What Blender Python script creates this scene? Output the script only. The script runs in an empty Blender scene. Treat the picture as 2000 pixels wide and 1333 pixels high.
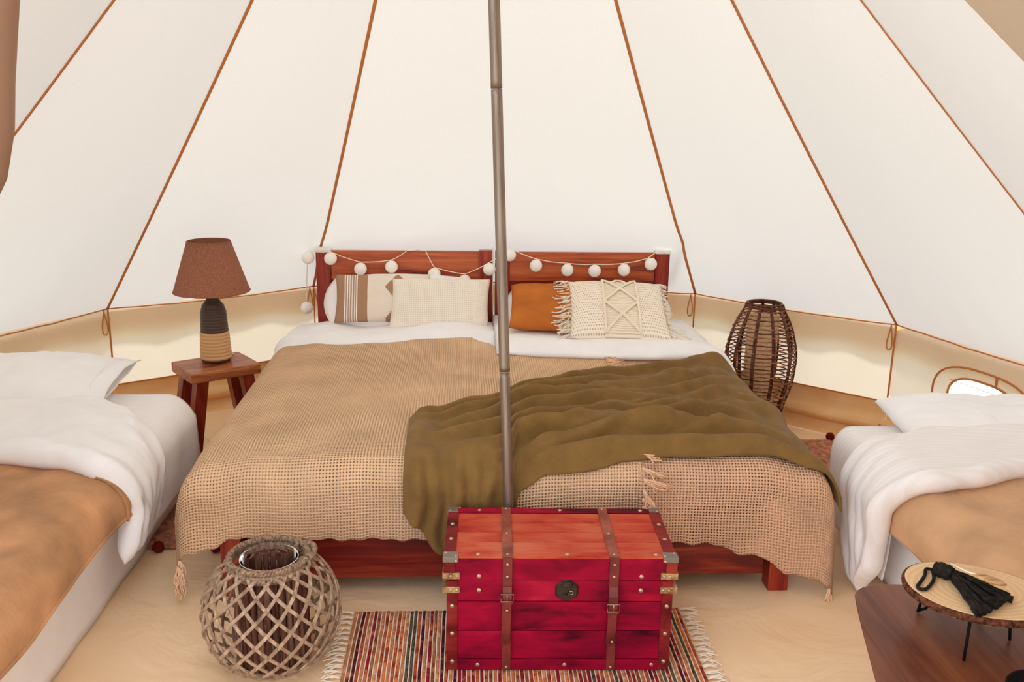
import bpy, bmesh, math, random
from mathutils import Vector, Matrix, noise as mnoise
random.seed(7)
PI = math.pi
D = bpy.data
SC = bpy.context.scene
COL = SC.collection

# ------------------------------------------------------------------ camera
def cam_matrix(pit, roll, yaw, loc):
    cy, sy = math.cos(yaw), math.sin(yaw)
    fw = Vector((-sy*math.cos(pit), cy*math.cos(pit), -math.sin(pit)))
    r = Vector((cy, sy, 0)); u = r.cross(fw)
    r2 = r*math.cos(roll) + u*math.sin(roll)
    u2 = -r*math.sin(roll) + u*math.cos(roll)
    m = Matrix((r2, u2, -fw)).transposed().to_4x4()
    m.translation = Vector(loc)
    return m
cam_d = D.cameras.new('camera'); cam = D.objects.new('camera', cam_d); COL.objects.link(cam)
cam.matrix_world = cam_matrix(.2504, .0147, -.0506, (-.1418, -2.6999, 1.547))
cam_d.sensor_width = 36; cam_d.lens = 1817.5565/2000*36
cam_d.clip_start = .05; cam_d.clip_end = 200
SC.camera = cam

# ------------------------------------------------------------------ light
world = D.worlds.new('sky'); SC.world = world; world.use_nodes = True
wn = world.node_tree; bg = wn.nodes['Background']
bg.inputs[0].default_value = (.93, 1.0, 1.13, 1); bg.inputs[1].default_value = 3.8     # hazy, even white sky
sun_d = D.lights.new('sun', 'SUN'); sun = D.objects.new('sun', sun_d); COL.objects.link(sun)
sun_d.energy = 11.0; sun_d.angle = math.radians(12); sun_d.color = (1.0, .99, .97)
sun.rotation_euler = Vector((-.06, -.66, -.75)).to_track_quat('-Z', 'Y').to_euler()     # stands behind the tent
vs = SC.view_settings
vs.view_transform = 'Standard'; vs.look = 'None'; vs.gamma = 1; vs.use_curve_mapping = False
vs.exposure = -.78
SC.cycles.use_denoising = True
SC.cycles.max_bounces = 10; SC.cycles.diffuse_bounces = 6; SC.cycles.transmission_bounces = 8; SC.cycles.transparent_max_bounces = 12
SC.cycles.sample_clamp_indirect = 6

# ------------------------------------------------------------------ materials
def srgb(r, g, b):
    f = lambda c: (c/255/12.92 if c/255 <= .04045 else ((c/255+.055)/1.055)**2.4)
    return (f(r), f(g), f(b), 1)
class M:
    """small node-graph helper round a Principled shader"""
    def __init__(s, name, col=(200, 200, 200), rough=.6, metal=0, spec=.3, sheen=0):
        s.m = D.materials.new(name); s.m.use_nodes = True
        s.t = s.m.node_tree; s.p = s.t.nodes['Principled BSDF']; s.out = s.t.nodes['Material Output']
        s.p.inputs['Base Color'].default_value = srgb(*col)
        s.p.inputs['Roughness'].default_value = rough
        s.p.inputs['Metallic'].default_value = metal
        s.p.inputs['Specular IOR Level'].default_value = spec
        if sheen: s.p.inputs['Sheen Weight'].default_value = sheen
        s._tc = None
    def n(s, kind, **kw):
        nd = s.t.nodes.new(kind)
        for k, v in kw.items():
            if hasattr(nd, k): setattr(nd, k, v)
            else: nd.inputs[k.replace('_', ' ')].default_value = v
        return nd
    def l(s, a, b): s.t.links.new(a, b); return b
    def co(s, scale=(1, 1, 1), kind='Object', rnd=False):
        tc = s.n('ShaderNodeTexCoord')
        mp = s.n('ShaderNodeMapping'); mp.inputs['Scale'].default_value = scale
        if rnd:
            oi = s.n('ShaderNodeObjectInfo'); va = s.n('ShaderNodeVectorMath', operation='ADD')
            ml = s.n('ShaderNodeMath', operation='MULTIPLY'); ml.inputs[1].default_value = 37.
            s.l(oi.outputs['Random'], ml.inputs[0]); s.l(tc.outputs[kind], va.inputs[0]); s.l(ml.outputs[0], va.inputs[1])
            s.l(va.outputs[0], mp.inputs[0])
        else: s.l(tc.outputs[kind], mp.inputs[0])
        return mp.outputs[0]
    def noise(s, scale, detail=3, co=None, rough=.5, dist=0):
        nd = s.n('ShaderNodeTexNoise'); nd.inputs['Scale'].default_value = scale
        nd.inputs['Detail'].default_value = detail; nd.inputs['Roughness'].default_value = rough; nd.inputs['Distortion'].default_value = dist
        if co is not None: s.l(co, nd.inputs['Vector'])
        return nd.outputs['Fac']
    def ramp(s, fac, stops, interp='LINEAR'):
        r = s.n('ShaderNodeValToRGB'); r.color_ramp.interpolation = interp
        e = r.color_ramp.elements
        e[0].position, e[0].color = stops[0][0], srgb(*stops[0][1])
        e[1].position, e[1].color = stops[-1][0], srgb(*stops[-1][1])
        for p, c in stops[1:-1]:
            x = e.new(p); x.color = srgb(*c)
        s.l(fac, r.inputs[0]); return r.outputs[0]
    def math(s, op, a, b=None, c=None):
        nd = s.n('ShaderNodeMath', operation=op)
        for i, v in enumerate((a, b, c)):
            if v is None: continue
            if isinstance(v, (int, float)): nd.inputs[i].default_value = v
            else: s.l(v, nd.inputs[i])
        return nd.outputs[0]
    def mix(s, fac, a, b, mode='MIX'):
        nd = s.n('ShaderNodeMix', data_type='RGBA', blend_type=mode)
        for i, v in ((0, fac), (6, a), (7, b)):
            if isinstance(v, tuple): nd.inputs[i].default_value = srgb(*v)
            elif isinstance(v, (int, float)): nd.inputs[i].default_value = v
            else: s.l(v, nd.inputs[i])
        return nd.outputs[2]
    def base(s, c): s.l(c, s.p.inputs['Base Color']); return s
    def bump(s, h, strength=.3, dist=.01):
        nd = s.n('ShaderNodeBump'); nd.inputs['Strength'].default_value = strength; nd.inputs['Distance'].default_value = dist
        s.l(h, nd.inputs['Height']); s.l(nd.outputs[0], s.p.inputs['Normal']); return s

def canvas_mat(name, col, tr=.5, tcol=(150, 149, 145)):
    k = M(name, col, .9, spec=.05)
    t = k.t
    c = k.co((1, 1, 1))
    tone = k.ramp(k.noise(260, 2, c), [(.3, tuple(int(v*.97) for v in col)), (.7, col)])
    big = k.noise(1.3, 2, c)
    colr = k.mix(k.math('MULTIPLY', big, .25), tone, (240, 232, 218))
    df = k.n('ShaderNodeBsdfDiffuse'); tl = k.n('ShaderNodeBsdfTranslucent')
    k.l(colr, df.inputs[0]); tl.inputs[0].default_value = srgb(*tcol)
    w = k.noise(5, 3, k.co((1, 1, .25)))
    b = k.n('ShaderNodeBump'); b.inputs['Strength'].default_value = .12; b.inputs['Distance'].default_value = .02
    k.l(w, b.inputs['Height']); k.l(b.outputs[0], df.inputs['Normal']); k.l(b.outputs[0], tl.inputs['Normal'])
    mx = k.n('ShaderNodeMixShader'); mx.inputs[0].default_value = tr
    k.l(df.outputs[0], mx.inputs[1]); k.l(tl.outputs[0], mx.inputs[2]); k.l(mx.outputs[0], k.out.inputs['Surface'])
    return k.m
CANVAS = canvas_mat('cream_canvas', (243, 234, 220), .45)
DOORCANVAS = canvas_mat('door_canvas', (204, 176, 146), .3, (120, 108, 92))  # shade on the door side is put into this darker canvas

WALLCANVAS = canvas_mat('wall_canvas', (243, 226, 200), .45, (178, 170, 154))  # warm light through the shaded walls is put into this tanner canvas
VALANCE = canvas_mat('shade_tint_valance', (226, 186, 132), .45, (196, 156, 104))  # tint put into the unseen valance to warm the wall's shaded band
def tape_mat(name, col):
    k = M(name, col, .85, spec=.1)
    k.bump(k.noise(400, 1, k.co()), .3, .001); return k.m
FLAPM = tape_mat('shaded_flap_canvas', (150, 116, 96))  # canvas flap with its shade put into the brown
TAPE = tape_mat('brown_seam_tape', (196, 122, 68))
CORD = tape_mat('tan_cord', (196, 128, 72))

def wood_mat(name, dark, mid, light, axis='x', scale=1, rough=.35, spec=.4, rnd=True):
    k = M(name, mid, rough, spec=spec)
    sc = {'x': (1.2, 16, 16), 'y': (16, 1.2, 16), 'z': (16, 16, 1.2)}[axis]
    c = k.co(tuple(v*scale for v in sc), rnd=rnd)
    n1 = k.noise(1.6, 4, c, .6, .8)
    sc2 = {'x': (3, 90, 90), 'y': (90, 3, 90), 'z': (90, 90, 3)}[axis]
    n2 = k.noise(1.2, 3, k.co(tuple(v*scale for v in sc2), rnd=rnd))
    col = k.ramp(n1, [(.3, dark), (.5, mid), (.72, light)])
    col = k.mix(k.ramp(n2, [(.35, (70, 70, 70)), (.65, (0, 0, 0))]), col, dark)
    k.base(col); k.bump(n2, .15, .002); return k.m
W_POST = wood_mat('red_stained_post', (96, 16, 10), (150, 38, 20), (178, 66, 34), 'z')
W_RAIL = wood_mat('orange_stained_rail', (112, 34, 14), (186, 84, 38), (208, 114, 58), 'x')
W_PANEL = wood_mat('dark_red_panel', (92, 10, 8), (132, 22, 16), (150, 36, 20), 'x')
W_FOOT = wood_mat('dark_red_foot_rail', (70, 8, 6), (118, 22, 14), (160, 60, 30), 'x')
W_STOOL = wood_mat('stool_top_wood', (104, 46, 22), (168, 96, 54), (196, 128, 80), 'x', 1.4)
W_STOOLLEG = wood_mat('stool_leg_wood', (78, 16, 8), (134, 42, 22), (160, 66, 38), 'z', 1.4)

def fabric(name, col, rough=.9, scale=300, strength=.2, dist=.001, vary=.06, sheen=0, big=None, spec=.1):
    k = M(name, col, rough, spec=spec, sheen=sheen)
    c = k.co()
    lo = tuple(max(0, int(v*(1-vary*2))) for v in col); hi = tuple(min(255, int(v*(1+vary*.6))) for v in col)
    k.base(k.ramp(k.noise(big or 9, 4, c), [(.3, lo), (.7, hi)]))
    k.bump(k.noise(scale, 2, c), strength, dist)
    return k
WHITE = fabric('white_cotton', (247, 243, 240), vary=.01, scale=22, strength=.12, dist=.01).m
PILLOWWHITE = fabric('white_pillowcase', (248, 244, 241), vary=.008, scale=18, strength=.15, dist=.012).m
def stripe_white():
    k = M('white_satin_stripe', (236, 226, 218), .6, spec=.2)
    c = k.co()
    w = k.n('ShaderNodeTexWave', wave_type='BANDS', bands_direction='Y'); k.l(c, w.inputs[0]); w.inputs['Scale'].default_value = 14
    k.base(k.ramp(w.outputs['Fac'], [(.4, (246, 240, 236)), (.6, (242, 235, 230))])); k.bump(k.noise(18, 2, c), .12, .012); return k.m
WHITESTRIPE = stripe_white()
FLEECE = fabric('tan_fleece', (204, 150, 104), vary=.11, big=6, scale=60, strength=.45, dist=.007, sheen=.08).m
FLEECE2 = fabric('beige_fleece', (212, 166, 124), vary=.06, big=6, scale=60, strength=.45, dist=.007, sheen=.08).m
OLIVE = fabric('olive_fleece', (132, 99, 54), vary=.05, big=14, scale=75, strength=.45, dist=.006, sheen=.08).m
RUST = fabric('rust_cotton', (196, 112, 48), vary=.05, scale=350, strength=.2).m
SHADEF = fabric('brown_lamp_linen', (158, 102, 78), vary=.1, big=220, scale=320, strength=.4).m
FRINGE = tape_mat('tan_fringe_yarn', (232, 190, 152))
CREAMCORD = tape_mat('cream_cotton_cord', (244, 231, 209))

def knit_mat(name, col, pitch=.0100):
    k = M(name, col, .92, spec=.08)
    tc = k.n('ShaderNodeTexCoord'); sp = k.n('ShaderNodeSeparateXYZ')
    nz = k.n('ShaderNodeTexNoise'); nz.inputs['Scale'].default_value = 4; k.l(tc.outputs['UV'], nz.inputs['Vector'])
    wob = k.n('ShaderNodeVectorMath', operation='MULTIPLY_ADD')
    wob.inputs[1].default_value = (.014, .014, 0); k.l(nz.outputs['Color'], wob.inputs[0]); k.l(tc.outputs['UV'], wob.inputs[2])
    k.l(wob.outputs[0], sp.inputs[0])
    sx = k.math('ABSOLUTE', k.math('SINE', k.math('MULTIPLY', sp.outputs[0], PI/pitch)))
    sy = k.math('ABSOLUTE', k.math('SINE', k.math('MULTIPLY', sp.outputs[1], PI/pitch)))
    pr = k.math('MULTIPLY', sx, sy)                                   # 1 in the middle of a mesh, 0 on the yarn
    big = k.noise(2.2, 2, tc.outputs['UV'])
    thr = k.math('SUBTRACT', 1.12, k.math('MULTIPLY', big, .62))
    hole = k.math('GREATER_THAN', pr, thr)
    c = k.ramp(k.noise(5, 3, tc.outputs['UV']), [(.3, tuple(int(v*.93) for v in col)), (.7, tuple(min(255, int(v*1.04)) for v in col))])
    k.base(c); k.bump(k.math('SUBTRACT', 1, pr), .9, .004)
    k.l(k.math('SUBTRACT', 1, hole), k.p.inputs['Alpha'])
    return k.m
KNIT = knit_mat('tan_open_weave', (236, 194, 152))
KNIT2 = knit_mat('rosy_tan_open_weave', (232, 184, 148))

def floor_mat():
    k = M('tan_groundsheet', (214, 172, 122), .42, spec=.35)
    c = k.co()
    k.base(k.ramp(k.noise(2.2, 4, c), [(.3, (238, 200, 154)), (.7, (246, 214, 172))]))
    r = k.n('ShaderNodeTexNoise'); r.inputs['Scale'].default_value = 3.2; r.inputs['Detail'].default_value = 3; r.inputs['Distortion'].default_value = 1.6
    k.l(c, r.inputs['Vector'])
    k.bump(r.outputs['Fac'], .4, .03); return k.m
FLOORM = floor_mat()
def lip_mat():
    k = M('orange_groundsheet_wall', (206, 142, 82), .5, spec=.3)
    k.base(k.ramp(k.noise(5, 3, k.co()), [(.3, (236, 180, 116)), (.7, (246, 204, 148))])); k.bump(k.noise(6, 3, k.co((1, 1, 4))), .3, .02); return k.m
LIPM = lip_mat()
def ground_mat():
    k = M('bounce_grass', (150, 160, 120), 1, spec=0)  # grass made pale to bounce more daylight into the tent
    k.base(k.ramp(k.noise(3, 5, k.co()), [(.3, (200, 196, 170)), (.7, (222, 216, 194))])); return k.m
GROUND = ground_mat()
POLEM = M('grey_galvanised_pole', (168, 152, 138), .42, .75)
POLEM.base(POLEM.ramp(POLEM.noise(3, 4, POLEM.co((30, 30, 1))), [(.3, (122, 106, 94)), (.7, (158, 142, 130))])); POLEM = POLEM.m
BLACKM = tape_mat('matt_black_metal', (22, 18, 18))
BRASS = M('dull_brass_stud', (196, 168, 140), .35, .85).m
BRASSPLATE = M('worn_brass_plate', (170, 134, 92), .45, .6)
BRASSPLATE.base(BRASSPLATE.ramp(BRASSPLATE.noise(60, 3, BRASSPLATE.co()), [(.35, (120, 92, 60)), (.65, (196, 160, 112))])); BRASSPLATE = BRASSPLATE.m
IRON = M('blackened_iron', (70, 58, 48), .5, .7).m
STEEL = M('grey_steel_plate', (136, 124, 112), .45, .6).m

# ------------------------------------------------------------------ mesh helpers
def N(x, y, z=0): return mnoise.noise(Vector((x, y, z)))
def link(name, me, mat, parent=None, smooth=True, world=True):
    o = D.objects.new(name, me); COL.objects.link(o)
    if mat and not me.materials: me.materials.append(mat)
    if parent is not None:
        o.parent = parent
        off = Vector((0, 0, 0)); q = parent
        while q is not None: off += q.location; q = q.parent
        if world and off.length > 0: me.transform(Matrix.Translation(-off))
    if smooth:
        for p in me.polygons: p.use_smooth = True
    return o
def pyd(name, vs_, fs, mat, parent=None, smooth=True, uv=None, world=True):
    me = D.meshes.new(name); me.from_pydata([tuple(v) for v in vs_], [], fs); me.update()
    if uv:
        ul = me.uv_layers.new(name='UVMap')
        for lp in me.loops: ul.data[lp.index].uv = uv[lp.vertex_index]
    return link(name, me, mat, parent, smooth, world)
def bm_obj(name, bm, mat, parent=None, smooth=False, world=True):
    bmesh.ops.recalc_face_normals(bm, faces=bm.faces)
    me = D.meshes.new(name); bm.to_mesh(me); bm.free()
    return link(name, me, mat, parent, smooth, world)
def add_box(bm, c, s, rot=None, bevel=0, seg=2):
    m = Matrix.Translation(Vector(c)) @ (rot.to_4x4() if rot else Matrix.Identity(4)) @ Matrix.Diagonal((*s, 1))
    r = bmesh.ops.create_cube(bm, size=1, matrix=m)
    if bevel:
        es = {e for v in r['verts'] for e in v.link_edges}
        bmesh.ops.bevel(bm, geom=list(es), offset=bevel, segments=seg, affect='EDGES', profile=.6)
def box(name, c, s, mat, parent=None, rot=None, bevel=.003, world=True, seg=2):
    bm = bmesh.new(); add_box(bm, c, s, rot, bevel, seg); return bm_obj(name, bm, mat, parent, False, world)
def tube_data(path, r, n=8, closed=False, squash=1.0, up=None):
    P = [Vector(p) for p in path]; m = len(P); V = []; F = []
    rr = r if callable(r) else (lambda t: r)
    prev = None
    for i, p in enumerate(P):
        a = P[(i-1) % m] if (closed or i > 0) else P[i]; b = P[(i+1) % m] if (closed or i < m-1) else P[i]
        t = (b-a); t = t.normalized() if t.length > 1e-9 else Vector((0, 0, 1))
        ref = Vector(up) if up else (prev if prev is not None else (Vector((0, 0, 1)) if abs(t.z) < .9 else Vector((1, 0, 0))))
        s = t.cross(ref)
        if s.length < 1e-6: s = t.cross(Vector((1, .3, .2)))
        s.normalize(); u = s.cross(t).normalized()
        if not up: prev = u
        for k in range(n):
            an = 2*PI*k/n; R = rr(i/max(1, m-1))
            V.append(p + s*math.cos(an)*R + u*math.sin(an)*R*squash)
    for i in range(m if closed else m-1):
        j = (i+1) % m
        for k in range(n):
            F.append((i*n+k, i*n+(k+1) % n, j*n+(k+1) % n, j*n+k))
    if not closed:
        F.append(tuple(range(n-1, -1, -1))); F.append(tuple((m-1)*n+k for k in range(n)))
    return V, F
def tube(name, path, r, mat, parent=None, n=8, closed=False, squash=1.0, up=None, world=True):
    V, F = tube_data(path, r, n, closed, squash, up); return pyd(name, V, F, mat, parent, True, None, world)
def tubes(name, paths, r, mat, parent=None, n=5, world=True):
    V = []; F = []
    for p in paths:
        v, f = tube_data(p, r, n); o = len(V); V += v; F += [tuple(i+o for i in q) for q in f]
    return pyd(name, V, F, mat, parent, True, None, world)
def lathe(name, prof, c, mat, parent=None, n=40, world=True, cap=True):
    V = []; F = []; c = Vector(c)
    for (r, z) in prof:
        for k in range(n): V.append(c + Vector((r*math.cos(2*PI*k/n), r*math.sin(2*PI*k/n), z)))
    for i in range(len(prof)-1):
        for k in range(n): F.append((i*n+k, i*n+(k+1) % n, (i+1)*n+(k+1) % n, (i+1)*n+k))
    if cap:
        F.append(tuple(range(n-1, -1, -1))); F.append(tuple((len(prof)-1)*n+k for k in range(n)))
    return pyd(name, V, F, mat, parent, True, None, world)
def sheet(name, fn, nu, nv, mat, parent=None, uvfn=None, thick=0, world=True):
    V = []; F = []; U = []
    for j in range(nv+1):
        for i in range(nu+1):
            V.append(fn(i/nu, j/nv))
            if uvfn: U.append(uvfn(i/nu, j/nv))
    for j in range(nv):
        for i in range(nu):
            a = j*(nu+1)+i; F.append((a, a+1, a+nu+2, a+nu+1))
    o = pyd(name, V, F, mat, parent, True, U if uvfn else None, world)
    if thick:
        s = o.modifiers.new('thickness', 'SOLIDIFY'); s.thickness = thick; s.offset = 0
    return o
def puff(name, fn, T, nu, nv, mat, parent=None, pw=4, wr=None, uvscale=None, world=True, flip=1):
    """closed soft body round the mid surface fn(u,v), u,v in -1..1; T thickness (number or fn), wr extra relief on the upper side"""
    g = [[Vector(fn(-1+2*i/nu, -1+2*j/nv)) for i in range(nu+1)] for j in range(nv+1)]
    V = []; idx = {}; U = []
    TT = T if callable(T) else (lambda u, v: T)
    def nrm(i, j):
        a = g[j][min(nu, i+1)]-g[j][max(0, i-1)]; b = g[min(nv, j+1)][i]-g[max(0, j-1)][i]
        n = a.cross(b); return n.normalized()*flip if n.length > 1e-12 else Vector((0, 0, 1))
    for side in (1, -1):
        for j in range(nv+1):
            for i in range(nu+1):
                brd = i in (0, nu) or j in (0, nv)
                if side < 0 and brd: idx[(side, i, j)] = idx[(1, i, j)]; continue
                u = -1+2*i/nu; v = -1+2*j/nv
                e = max(0, (1-abs(u)**pw)*(1-abs(v)**pw))**.5
                d = TT(u, v)*e
                if side > 0 and wr: d += wr(u, v)*min(1, e*1.5)
                idx[(side, i, j)] = len(V); V.append(g[j][i]+nrm(i, j)*d*side)
                U.append((.5+.5*u, .5+.5*v))
    F = []
    for j in range(nv):
        for i in range(nu):
            q = [(i, j), (i+1, j), (i+1, j+1), (i, j+1)]
            F.append(tuple(idx[(1,)+k] for k in q)); F.append(tuple(idx[(-1,)+k] for k in reversed(q)))
    if flip < 0: F = [tuple(reversed(f)) for f in F]
    return pyd(name, V, F, mat, parent, True, U, world)

def tag(o, label, cat, group=None):
    o['label'] = label; o['category'] = cat
    if group: o['group'] = group
    return o
def thing(name, label, cat, loc=(0, 0, 0), rotz=0, group=None, local=False):
    o = D.objects.new(name, None); COL.objects.link(o); o.location = loc; o.rotation_euler = (0, 0, rotz)
    o.empty_display_size = .1
    if local or rotz: o['_local'] = 1
    return tag(o, label, cat, group)
def struct(name, loc=(0, 0, 0)):
    o = D.objects.new(name, None); COL.objects.link(o); o.location = loc; o['kind'] = 'structure'; return o
def S(o): o['kind'] = 'structure'; return o
def smooth01(t): t = max(0, min(1, t)); return t*t*(3-2*t)
def lerp(a, b, t): return a+(b-a)*t
def pw_lin(x, pts):
    if x <= pts[0][0]: return pts[0][1]
    for (x0, y0), (x1, y1) in zip(pts, pts[1:]):
        if x <= x1: return lerp(y0, y1, smooth01((x-x0)/(x1-x0)))
    return pts[-1][1]

# ================================================================== THE TENT
TC = Vector((-.1068, .0562, 0)); APEX = Vector((-.1068, .0562, 3.03)); ZW = .576; ZB = .2
KS = {-4: (-1.80, 2.40), -3: (-1.325, 2.385), -2: (-.815, 2.385), -1: (-.369, 2.385), 0: (.0759, 2.385), 1: (.521, 2.385), 2: (.966, 2.385), 3: (1.51, 2.385), 4: (2.0, 2.5)}
def rim(k, z=ZW, dr=0):
    a, R = KS[k]; return Vector((TC.x+(R+dr)*math.sin(a), TC.y+(R+dr)*math.cos(a), z))
# ground outside
S(pyd('ground', [(-40, -40, -.03), (40, -40, -.03), (40, 40, -.03), (-40, 40, -.03)], [(0, 1, 2, 3)], GROUND, None, False))
# floor (groundsheet), flat enough to stand on
def floor_fn():
    V = [(TC.x, TC.y, 0)]; F = []
    ring = [rim(k, 0, -.07) for k in range(-4, 5)] + [Vector((1.0, -2.4, 0)), Vector((.2, -2.75, 0)), Vector((-.6, -2.75, 0)), Vector((-1.2, -2.4, 0))]
    n = len(ring)
    for s in (.25, .5, .75, 1):
        for p in ring: V.append(tuple(Vector((TC.x, TC.y, 0)).lerp(p, s)))
    for i in range(n): F.append((0, 1+(i+1) % n, 1+i))
    for r in range(3):
        for i in range(n):
            a = 1+r*n+i; b = 1+r*n+(i+1) % n; F.append((a, b, b+n, a+n))
    return V, F
_v, _f = floor_fn()
floor = S(pyd('floor', _v, _f, FLOORM, None, False))
# roof: one canvas panel between each pair of seams, slack towards the middle
ceiling = struct('ceiling', (TC.x, TC.y, ZW))
SAG = .02
def plateau(x, a, b, fa, fb): return smooth01((x-a+fa)/fa)*smooth01((b+fb-x)/fb)
def press(p):                                                       # the headboard leans on the canvas and pushes it outwards
    if p.y < .5: return 0
    sz = .085 if p.z > .76 else .16
    g = math.exp(-(max(0, abs(p.z-.76)-.06)/sz)**2)*smooth01((p.z-ZW)/.12)
    d = .085*plateau(p.x, .72, .895, .50, .07)+.030*plateau(p.x, -.895, -.76, .05, .30)
    return d*g
def roof_pt(k, s, t):
    b0, b1 = rim(k), rim(k+1); b = b0.lerp(b1, s); p = b.lerp(APEX, t)
    out = Vector((p.x-TC.x, p.y-TC.y, 0)); out = out.normalized() if out.length > 1e-6 else Vector((0, 1, 0))
    nrm = (out*(APEX.z-ZW)+Vector((0, 0, 2.385))).normalized()
    slack = -SAG*math.sin(PI*s)*math.sin(PI*min(1, t*1.1))*(1-t)
    w = .008*N(s*9+k*5, t*4, 1)*math.exp(-t*7)*math.sin(PI*s) + .0015*N(s*4+k*3, t*5, 2)*math.sin(PI*s)
    bow = -.018*math.sin(PI*t)                                   # the cone hangs slightly hollow
    return p+nrm*(slack+bow+w)+out*press(p)
for k in range(-4, 4):
    sheet('canvas_panel', lambda u, v, k=k: roof_pt(k, u, v*.985), 40, 64, CANVAS, ceiling)
for k in range(-3, 4):
    path = []
    for i in range(65):
        t = i/64*.985
        p = rim(k).lerp(APEX, t); out = Vector((p.x-TC.x, p.y-TC.y, 0)).normalized()
        nrm = (out*(APEX.z-ZW)+Vector((0, 0, 2.385))).normalized()
        path.append(p+nrm*(-.018*math.sin(PI*t)-.004)+out*press(p))
    tube('seam_tape', path, .0072 if k not in (3,) else .0055, TAPE, ceiling, 6, squash=.35, up=(0, 0, 1))
# walls, eave piping, hanging valance outside, rib tapes and toggle loops
def wall_pt(k, s, t, dr=0):
    p = rim(k, 0, dr).lerp(rim(k+1, 0, dr), s); z = lerp(ZW, ZB, t)
    out = Vector((p.x-TC.x, p.y-TC.y, 0)).normalized()
    w = .006*N(s*7+k*11, t*2, 5)*math.sin(PI*t) + .010*N(s*14+t*5+k*7, t*3, 8)*math.sin(PI*min(1, t*1.2))*math.sin(PI*s)
    return Vector((p.x, p.y, z))+out*w
sides = {'wall_left': [-4, -3], 'wall_back': [-2, -1, 0, 1], 'wall_right': [2, 3]}
B2 = rim(2, 0); B3 = rim(3, 0); WD = (B3-B2).normalized(); WN = Vector((WD.y, -WD.x, 0))     # window panel frame
WC = (.51, .335)
def win(th, hw, top, bot):
    c, s = math.cos(th), math.sin(th); e = .75
    x = hw*math.copysign(abs(c)**e, c); z = (top if s > 0 else bot)*math.copysign(abs(s)**e, s)
    return WC[0]+x, WC[1]+z
def wp(s, z, off=0): return Vector((B2.x+WD.x*s+WN.x*off, B2.y+WD.y*s+WN.y*off, z))
for nm, ks in sides.items():
    w0 = rim(ks[0], ZB); wall = struct(nm, w0)
    for k in ks:
        if k == 2:
            L = (B3-B2).length; V = []; F = []; nth = 64; rings = 9
            for r in range(rings+1):
                for q in range(nth):
                    th = 2*PI*q/nth; x0, z0 = win(th, .175, .105, .085)
                    dx, dz = math.cos(th), math.sin(th)
                    ts = []
                    if dx > 1e-6: ts.append((L-WC[0])/dx)
                    if dx < -1e-6: ts.append(-WC[0]/dx)
                    if dz > 1e-6: ts.append((ZW-WC[1])/dz)
                    if dz < -1e-6: ts.append((ZB-WC[1])/dz)
                    tt = min(ts); x1, z1 = WC[0]+dx*tt, WC[1]+dz*tt
                    f = (r/rings)**1.3; xx, zz = lerp(x0, x1, f), lerp(z0, z1, f)
                    wv = .006*N(xx*11+zz*7, zz*6, 8)*math.sin(PI*f)
                    V.append(wp(xx, zz, wv))
            for r in range(rings):
                for q in range(nth):
                    a = r*nth+q; b = r*nth+(q+1) % nth; F.append((a, b, b+nth, a+nth))
            pyd('canvas_panel', V, F, WALLCANVAS, wall)
        else:
            sheet('canvas_panel', lambda u, v, k=k: wall_pt(k, u, v), 24, 10, WALLCANVAS, wall)
        # valance hanging outside below the eave
        sheet('valance', lambda u, v, k=k: rim(k, ZW-.135*v+.012*math.sin(u*PI*6)*v, .012+.03*v).lerp(rim(k+1, ZW-.135*v+.012*math.sin(u*PI*6)*v, .012+.03*v), u), 24, 3, VALANCE, wall)
        tube('eave_piping', [rim(k, ZW, -.006).lerp(rim(k+1, ZW, -.006), i/16)+Vector((0, 0, -.012*math.sin(PI*i/16)+.004*N(i*.7+k, 3))) for i in range(17)], .0030, TAPE, wall, 6)
        tube('hem_piping', [rim(k, ZB, -.006).lerp(rim(k+1, ZB, -.006), i/8) for i in range(9)], .0032, TAPE, wall, 6)
        if k in (-4, -3, -2, -1, 1, 2, 3):
            tube('rib_tape', [rim(k, lerp(ZW, ZB, i/6), -.008) for i in range(7)], .007, TAPE if k == 2 else CORD, wall, 6, squash=.5)
            a, R = KS[k]; tang = Vector((math.cos(a), -math.sin(a), 0)); inn = Vector((-math.sin(a), -math.cos(a), 0))*.012
            pth = []
            for i in range(25):
                th = 2*PI*i/24; wd = .013*math.sin(th)*(1-math.cos(th))*.8; zz = -.06*(1-math.cos(th))
                pth.append(rim(k, ZW-.004)+tang*(wd-.022)+Vector((0, 0, zz))+inn)
            tube('toggle_loop', pth, .0028, CORD, wall, 6)
            if k in (-1,):
                tube('toggle_cord', [rim(k, ZW-.01, -.015)+tang*(.002*i)+Vector((0, 0, -.009*i)) for i in range(9)], .0026, CORD, wall, 6)
# groundsheet side wall: rises from the floor to the canvas hem, with the soft roll at its foot
for nm, ks in (('trim_1', [-4, -3]), ('trim_2', [-2, -1, 0, 1]), ('trim_3', [2, 3])):
    tr = struct(nm, rim(ks[0], 0))
    for k in ks:
        def lip(u, v, k=k):
            prof = [(.0, ZB), (.004, .16), (-.002, .12), (-.03, .10), (-.045, .075), (-.03, .055), (-.012, .05), (-.02, .03), (-.045, .01), (-.085, .002)]
            x = v*(len(prof)-1); i = min(int(x), len(prof)-2); f = x-i
            d = lerp(prof[i][0], prof[i+1][0], f); z = lerp(prof[i][1], prof[i+1][1], f)
            d += .012*N(u*5+k*9, v*2, 3)*math.sin(PI*v)
            return rim(k, z, d).lerp(rim(k+1, z, d), u)
        sheet('groundsheet_side', lip, 20, 18, LIPM, tr)
    for k in ks[1:] if nm != 'trim_3' else [2]:
        a, R = KS[k]
        tube('peg_strap', [rim(k, .10, -.05), rim(k, .06, -.055), rim(k, .03, -.06), rim(k, .004, -.10)], .009, CORD, tr, 6, squash=.3)
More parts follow.
